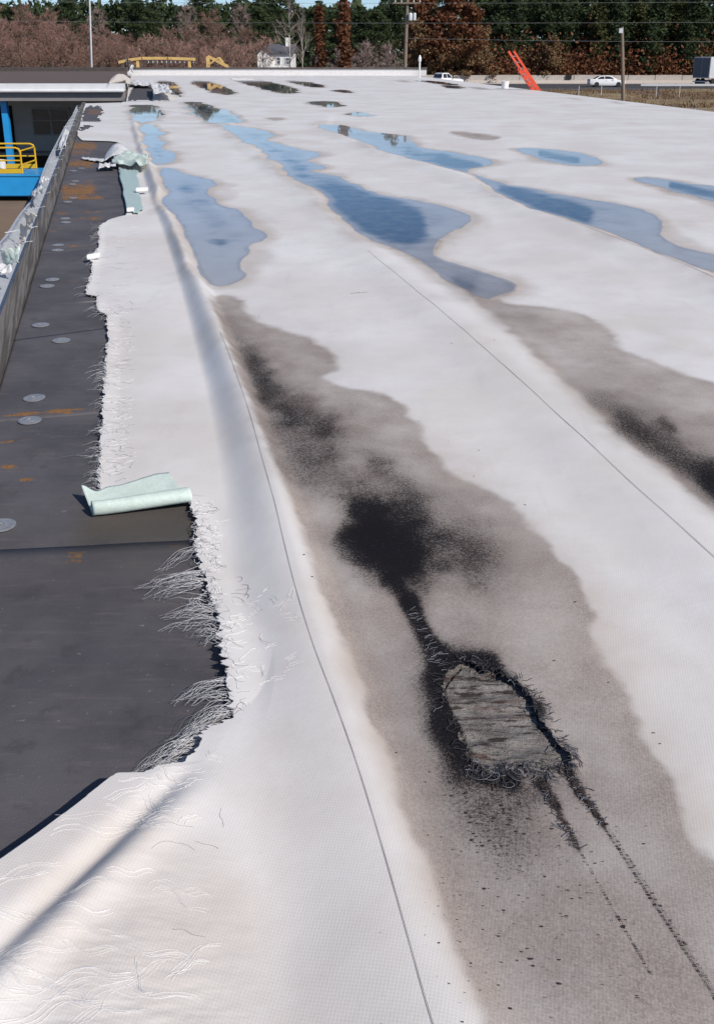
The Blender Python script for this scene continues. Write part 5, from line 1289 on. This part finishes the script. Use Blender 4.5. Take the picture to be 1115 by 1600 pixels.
# left: reddish brown bare growth behind the courtyard wing
for i, (x, y, D, k) in enumerate([(-25,22,168,'bare1'),(15,26,172,'bare2'),(52,18,170,'bare3'),(92,30,173,'bare2'),(128,36,168,'bare1'),(165,40,174,'bare3'),(196,52,171,'bare2')]):
    tree(k, x, y, D, ['reddish brown bare tree at the left picture edge', 'reddish brown bare tree, second from the left edge', 'reddish brown bare tree, third from the left edge above the courtyard eave', 'reddish brown bare tree left of the thin metal mast', 'reddish brown bare tree just behind the thin metal mast', 'reddish brown bare tree in front of the wide dark pine', 'low reddish bare tree above the left end of the yellow boom'][i], 1.7)
for i, (x, y, D, k) in enumerate([(-8,40,160,'bare3'),(34,44,158,'bare1'),(72,38,161,'bare2'),(110,48,159,'bare3'),(148,54,160,'bare1'),(182,60,158,'bare2'),(228,58,162,'bare3'),(268,62,160,'bare1'),(312,60,161,'bare2'),(360,58,159,'bare3')]):
    tree(k, x, y, D, ['low bare bushy tree in front of the leftmost tall one', 'low bare bushy tree, second along the courtyard eave from the left', 'low bare bushy tree, third along the courtyard eave from the left', 'low bare bushy tree a little left of the mast', 'low bare bushy tree touching the foot of the mast on its right', 'low bare bushy tree at the very left tip of the yellow boom', 'low bare bushy tree behind the left half of the yellow boom', 'low bare bushy tree behind the right half of the yellow boom', 'low bare bushy tree between yellow boom and yellow triangular arm', 'low bare bushy tree right of the yellow triangular arm'][i], 1.7)
for i, (x, y, D, k) in enumerate([(-10,8,212,'bare3'),(40,4,216,'bare1'),(150,10,218,'tall_bare'),(75,12,214,'bare2'),(262,40,184,'bare2'),(300,34,187,'bare3'),(345,36,190,'bare1'),(385,40,194,'bare2'),(290,4,236,'tall_bare'),(330,14,240,'bare3'),(375,6,238,'tall_bare')]):
    tree(k, x, y, D, ['tall brown bare tree behind the leftmost ones', 'tall brown bare tree behind the third one from the left', 'pale grey bare tree rising beside the mast', 'tall brown bare tree just left of the first pine', 'bare brown tree above the middle of the yellow boom', 'bare brown tree above the right end of the yellow boom', 'bare brown tree above the yellow triangular arm', 'bare brown tree left of the white house', 'grey bare treetop between the two left pines and the house', 'high brown bare tree behind the yellow arm', 'tall grey bare tree left of the white branched one'][i], 1.2)
for i, (x, y, D, k) in enumerate([(103,-2,262,'pine2'),(215,2,255,'pine2'),(238,14,260,'pine1'),(310,-14,290,'pine1'),(405,8,230,'pine1'),(430,12,240,'pine2'),(492,14,236,'pine1'),(560,16,240,'pine2'),(590,12,236,'pine1'),(618,-4,242,'pine2'),(525,22,246,'pine2')]):
    tree(k, x, y, D, ['dark pine top behind the left bare trees', 'wide dark pine right of the thin metal mast', 'smaller pine leaning against the wide dark pine', 'pine crown high above the yellow boom', 'pine behind the bare tree left of the house', 'dark pine right behind the white house', 'pine between the white branched tree and the vine clad trunks', 'dark pine right of the vine clad trunks', 'green pine left of the tall utility pole', 'tall pine just behind the utility pole', 'dark pine in the gap under the open sky'][i], 1.3)
tree('pale', 452, -12, 140, 'white branched bare tree above the chimney of the house', .9); tree('pale', 470, 4, 146, 'second white branched bare tree right of the chimney', .8)
tree('bare2', 408, 62, 140, 'bare brown tree partly hiding the left gable of the white house', 1.2)
tree('pole_r', 502, 10, 138, 'reddish vine clad trunk left of the open sky', 1.1); tree('pole_r', 541, -30, 136, 'tall reddish vine clad trunk in the open sky', 1.0)
for i, (x, y, D) in enumerate([(500,72,142),(535,66,146),(572,62,143),(606,66,144)]):
    tree('mauve', x, y, D, ['mauve bare shrub nearest the white house', 'mauve bare shrub, second from the white house', 'mauve bare shrub, third from the white house', 'mauve bare shrub nearest the tall utility pole'][i], 1.3)
for i, (x, y, D, k) in enumerate([(668,-6,152,'oak'),(700,-14,150,'oak'),(735,4,151,'oak'),(652,30,150,'oak2'),(690,48,149.8,'oak2'),(722,50,150,'oak2'),(752,40,151,'oak2'),(862,56,151,'oak2'),(925,30,158,'oak')]):
    tree(k, x, y, D, ['tall russet oak right of the utility pole', 'tallest russet oak above the pickup truck', 'russet oak left of the ladder', 'low tan oak just right of the utility pole', 'low tan oak behind the pickup truck', 'low tan oak between pickup and ladder', 'low tan oak beside the top of the ladder', 'small tan oak right of the ladder', 'russet oak above the white sedan'][i], 1.1)
for i, (x, y, D, k) in enumerate([(770,-8,160,'pine1'),(800,-16,158,'pine2'),(838,-14,160,'pine1'),(870,-6,157,'pine2'),(905,-12,162,'pine1'),(945,-16,160,'pine2'),(1000,-14,166,'pine1'),(1080,-16,168,'pine2')]):
    tree(k, x, y, D, ['tall dark pine left of the ladder top', 'tall dark pine right behind the ladder', 'tall dark pine right of the ladder', 'tall dark pine left of the russet oak by the sedan', 'tall pine behind the russet oak by the sedan', 'tall pine above the white sedan', 'tall pine behind the evergreens right of the sedan', 'tall pine behind the evergreens by the trailer'][i], 1.25)
for i, (x, y, D, k) in enumerate([(935,6,156,'ivy'),(968,-4,155,'ever'),(998,4,156,'ivy'),(1030,-6,155,'ever'),(1062,2,156,'ivy'),(1095,-6,155,'ever'),(1128,0,156,'ivy'),(880,20,157,'ever'),(1015,30,153,'ever'),(1078,34,153,'ever')]):
    tree(k, x, y, D, ['olive evergreen just left of the wooden pole top', 'dark evergreen behind the wooden pole', 'olive evergreen right of the wooden pole', 'dark evergreen midway between pole and trailer', 'olive evergreen left of the trailer', 'dark evergreen above the trailer', 'olive evergreen at the right picture edge', 'dark evergreen left of the sedan', 'lower dark evergreen right of the wooden pole', 'lower dark evergreen beside the trailer'][i], 1.2)
# far woods that read as one mass
rw = np.random.RandomState(21); n = 80000
wx = rw.uniform(-300, 240, n); wy = rw.uniform(300, 330, n); topz = 7.5 + 4 * vn.fbm(wx * .08, wx * 0, 3) + 2.5 * (vn2(wx * .35, wx * 0) - .5)
topz = np.where(wx > 8, topz + 4.5, topz)
topz = topz * 1.6
wz = GZ + (topz - GZ) * rw.rand(n) ** .8
o = obj('far_woods', orient_cards(np.stack([wx, wy, wz], 1), .95, rw, .55), 'leaf_dark'); tag(o, 'far dark woods closing the gaps between the trees', 'woods', None, 'stuff')
n = 42000; wx = rw.uniform(-150, 35, n); wy = rw.uniform(176, 186, n); topz = 1.2 + 6.5 * np.clip(vn.fbm(wx * .22, wx * 0 + 3, 3) - .22, 0, 1); wx_ok = (wx < -14) | (rw.rand(n) < .0)
wz = GZ + (topz - GZ) * rw.rand(n) ** .8; C_ = np.stack([wx, wy, wz], 1)[wx_ok]
o = obj('thicket', orient_cards(C_, .50, rw, .06, 1.4), 'twig_brown'); tag(o, 'brown leafless thicket filling the space behind the bare trees', 'thicket', None, 'stuff')
n = 26000; wx = rw.uniform(PD(640, 100, 153).x, 75, n); wy = rw.uniform(151, 156, n); wz = GZ + rw.gamma(2., .9, n)
o = obj('undergrowth', orient_cards(np.stack([wx, wy, wz], 1), .26, rw, .6), 'leaf_russet'); tag(o, 'russet undergrowth behind the concrete wall', 'undergrowth', None, 'stuff')
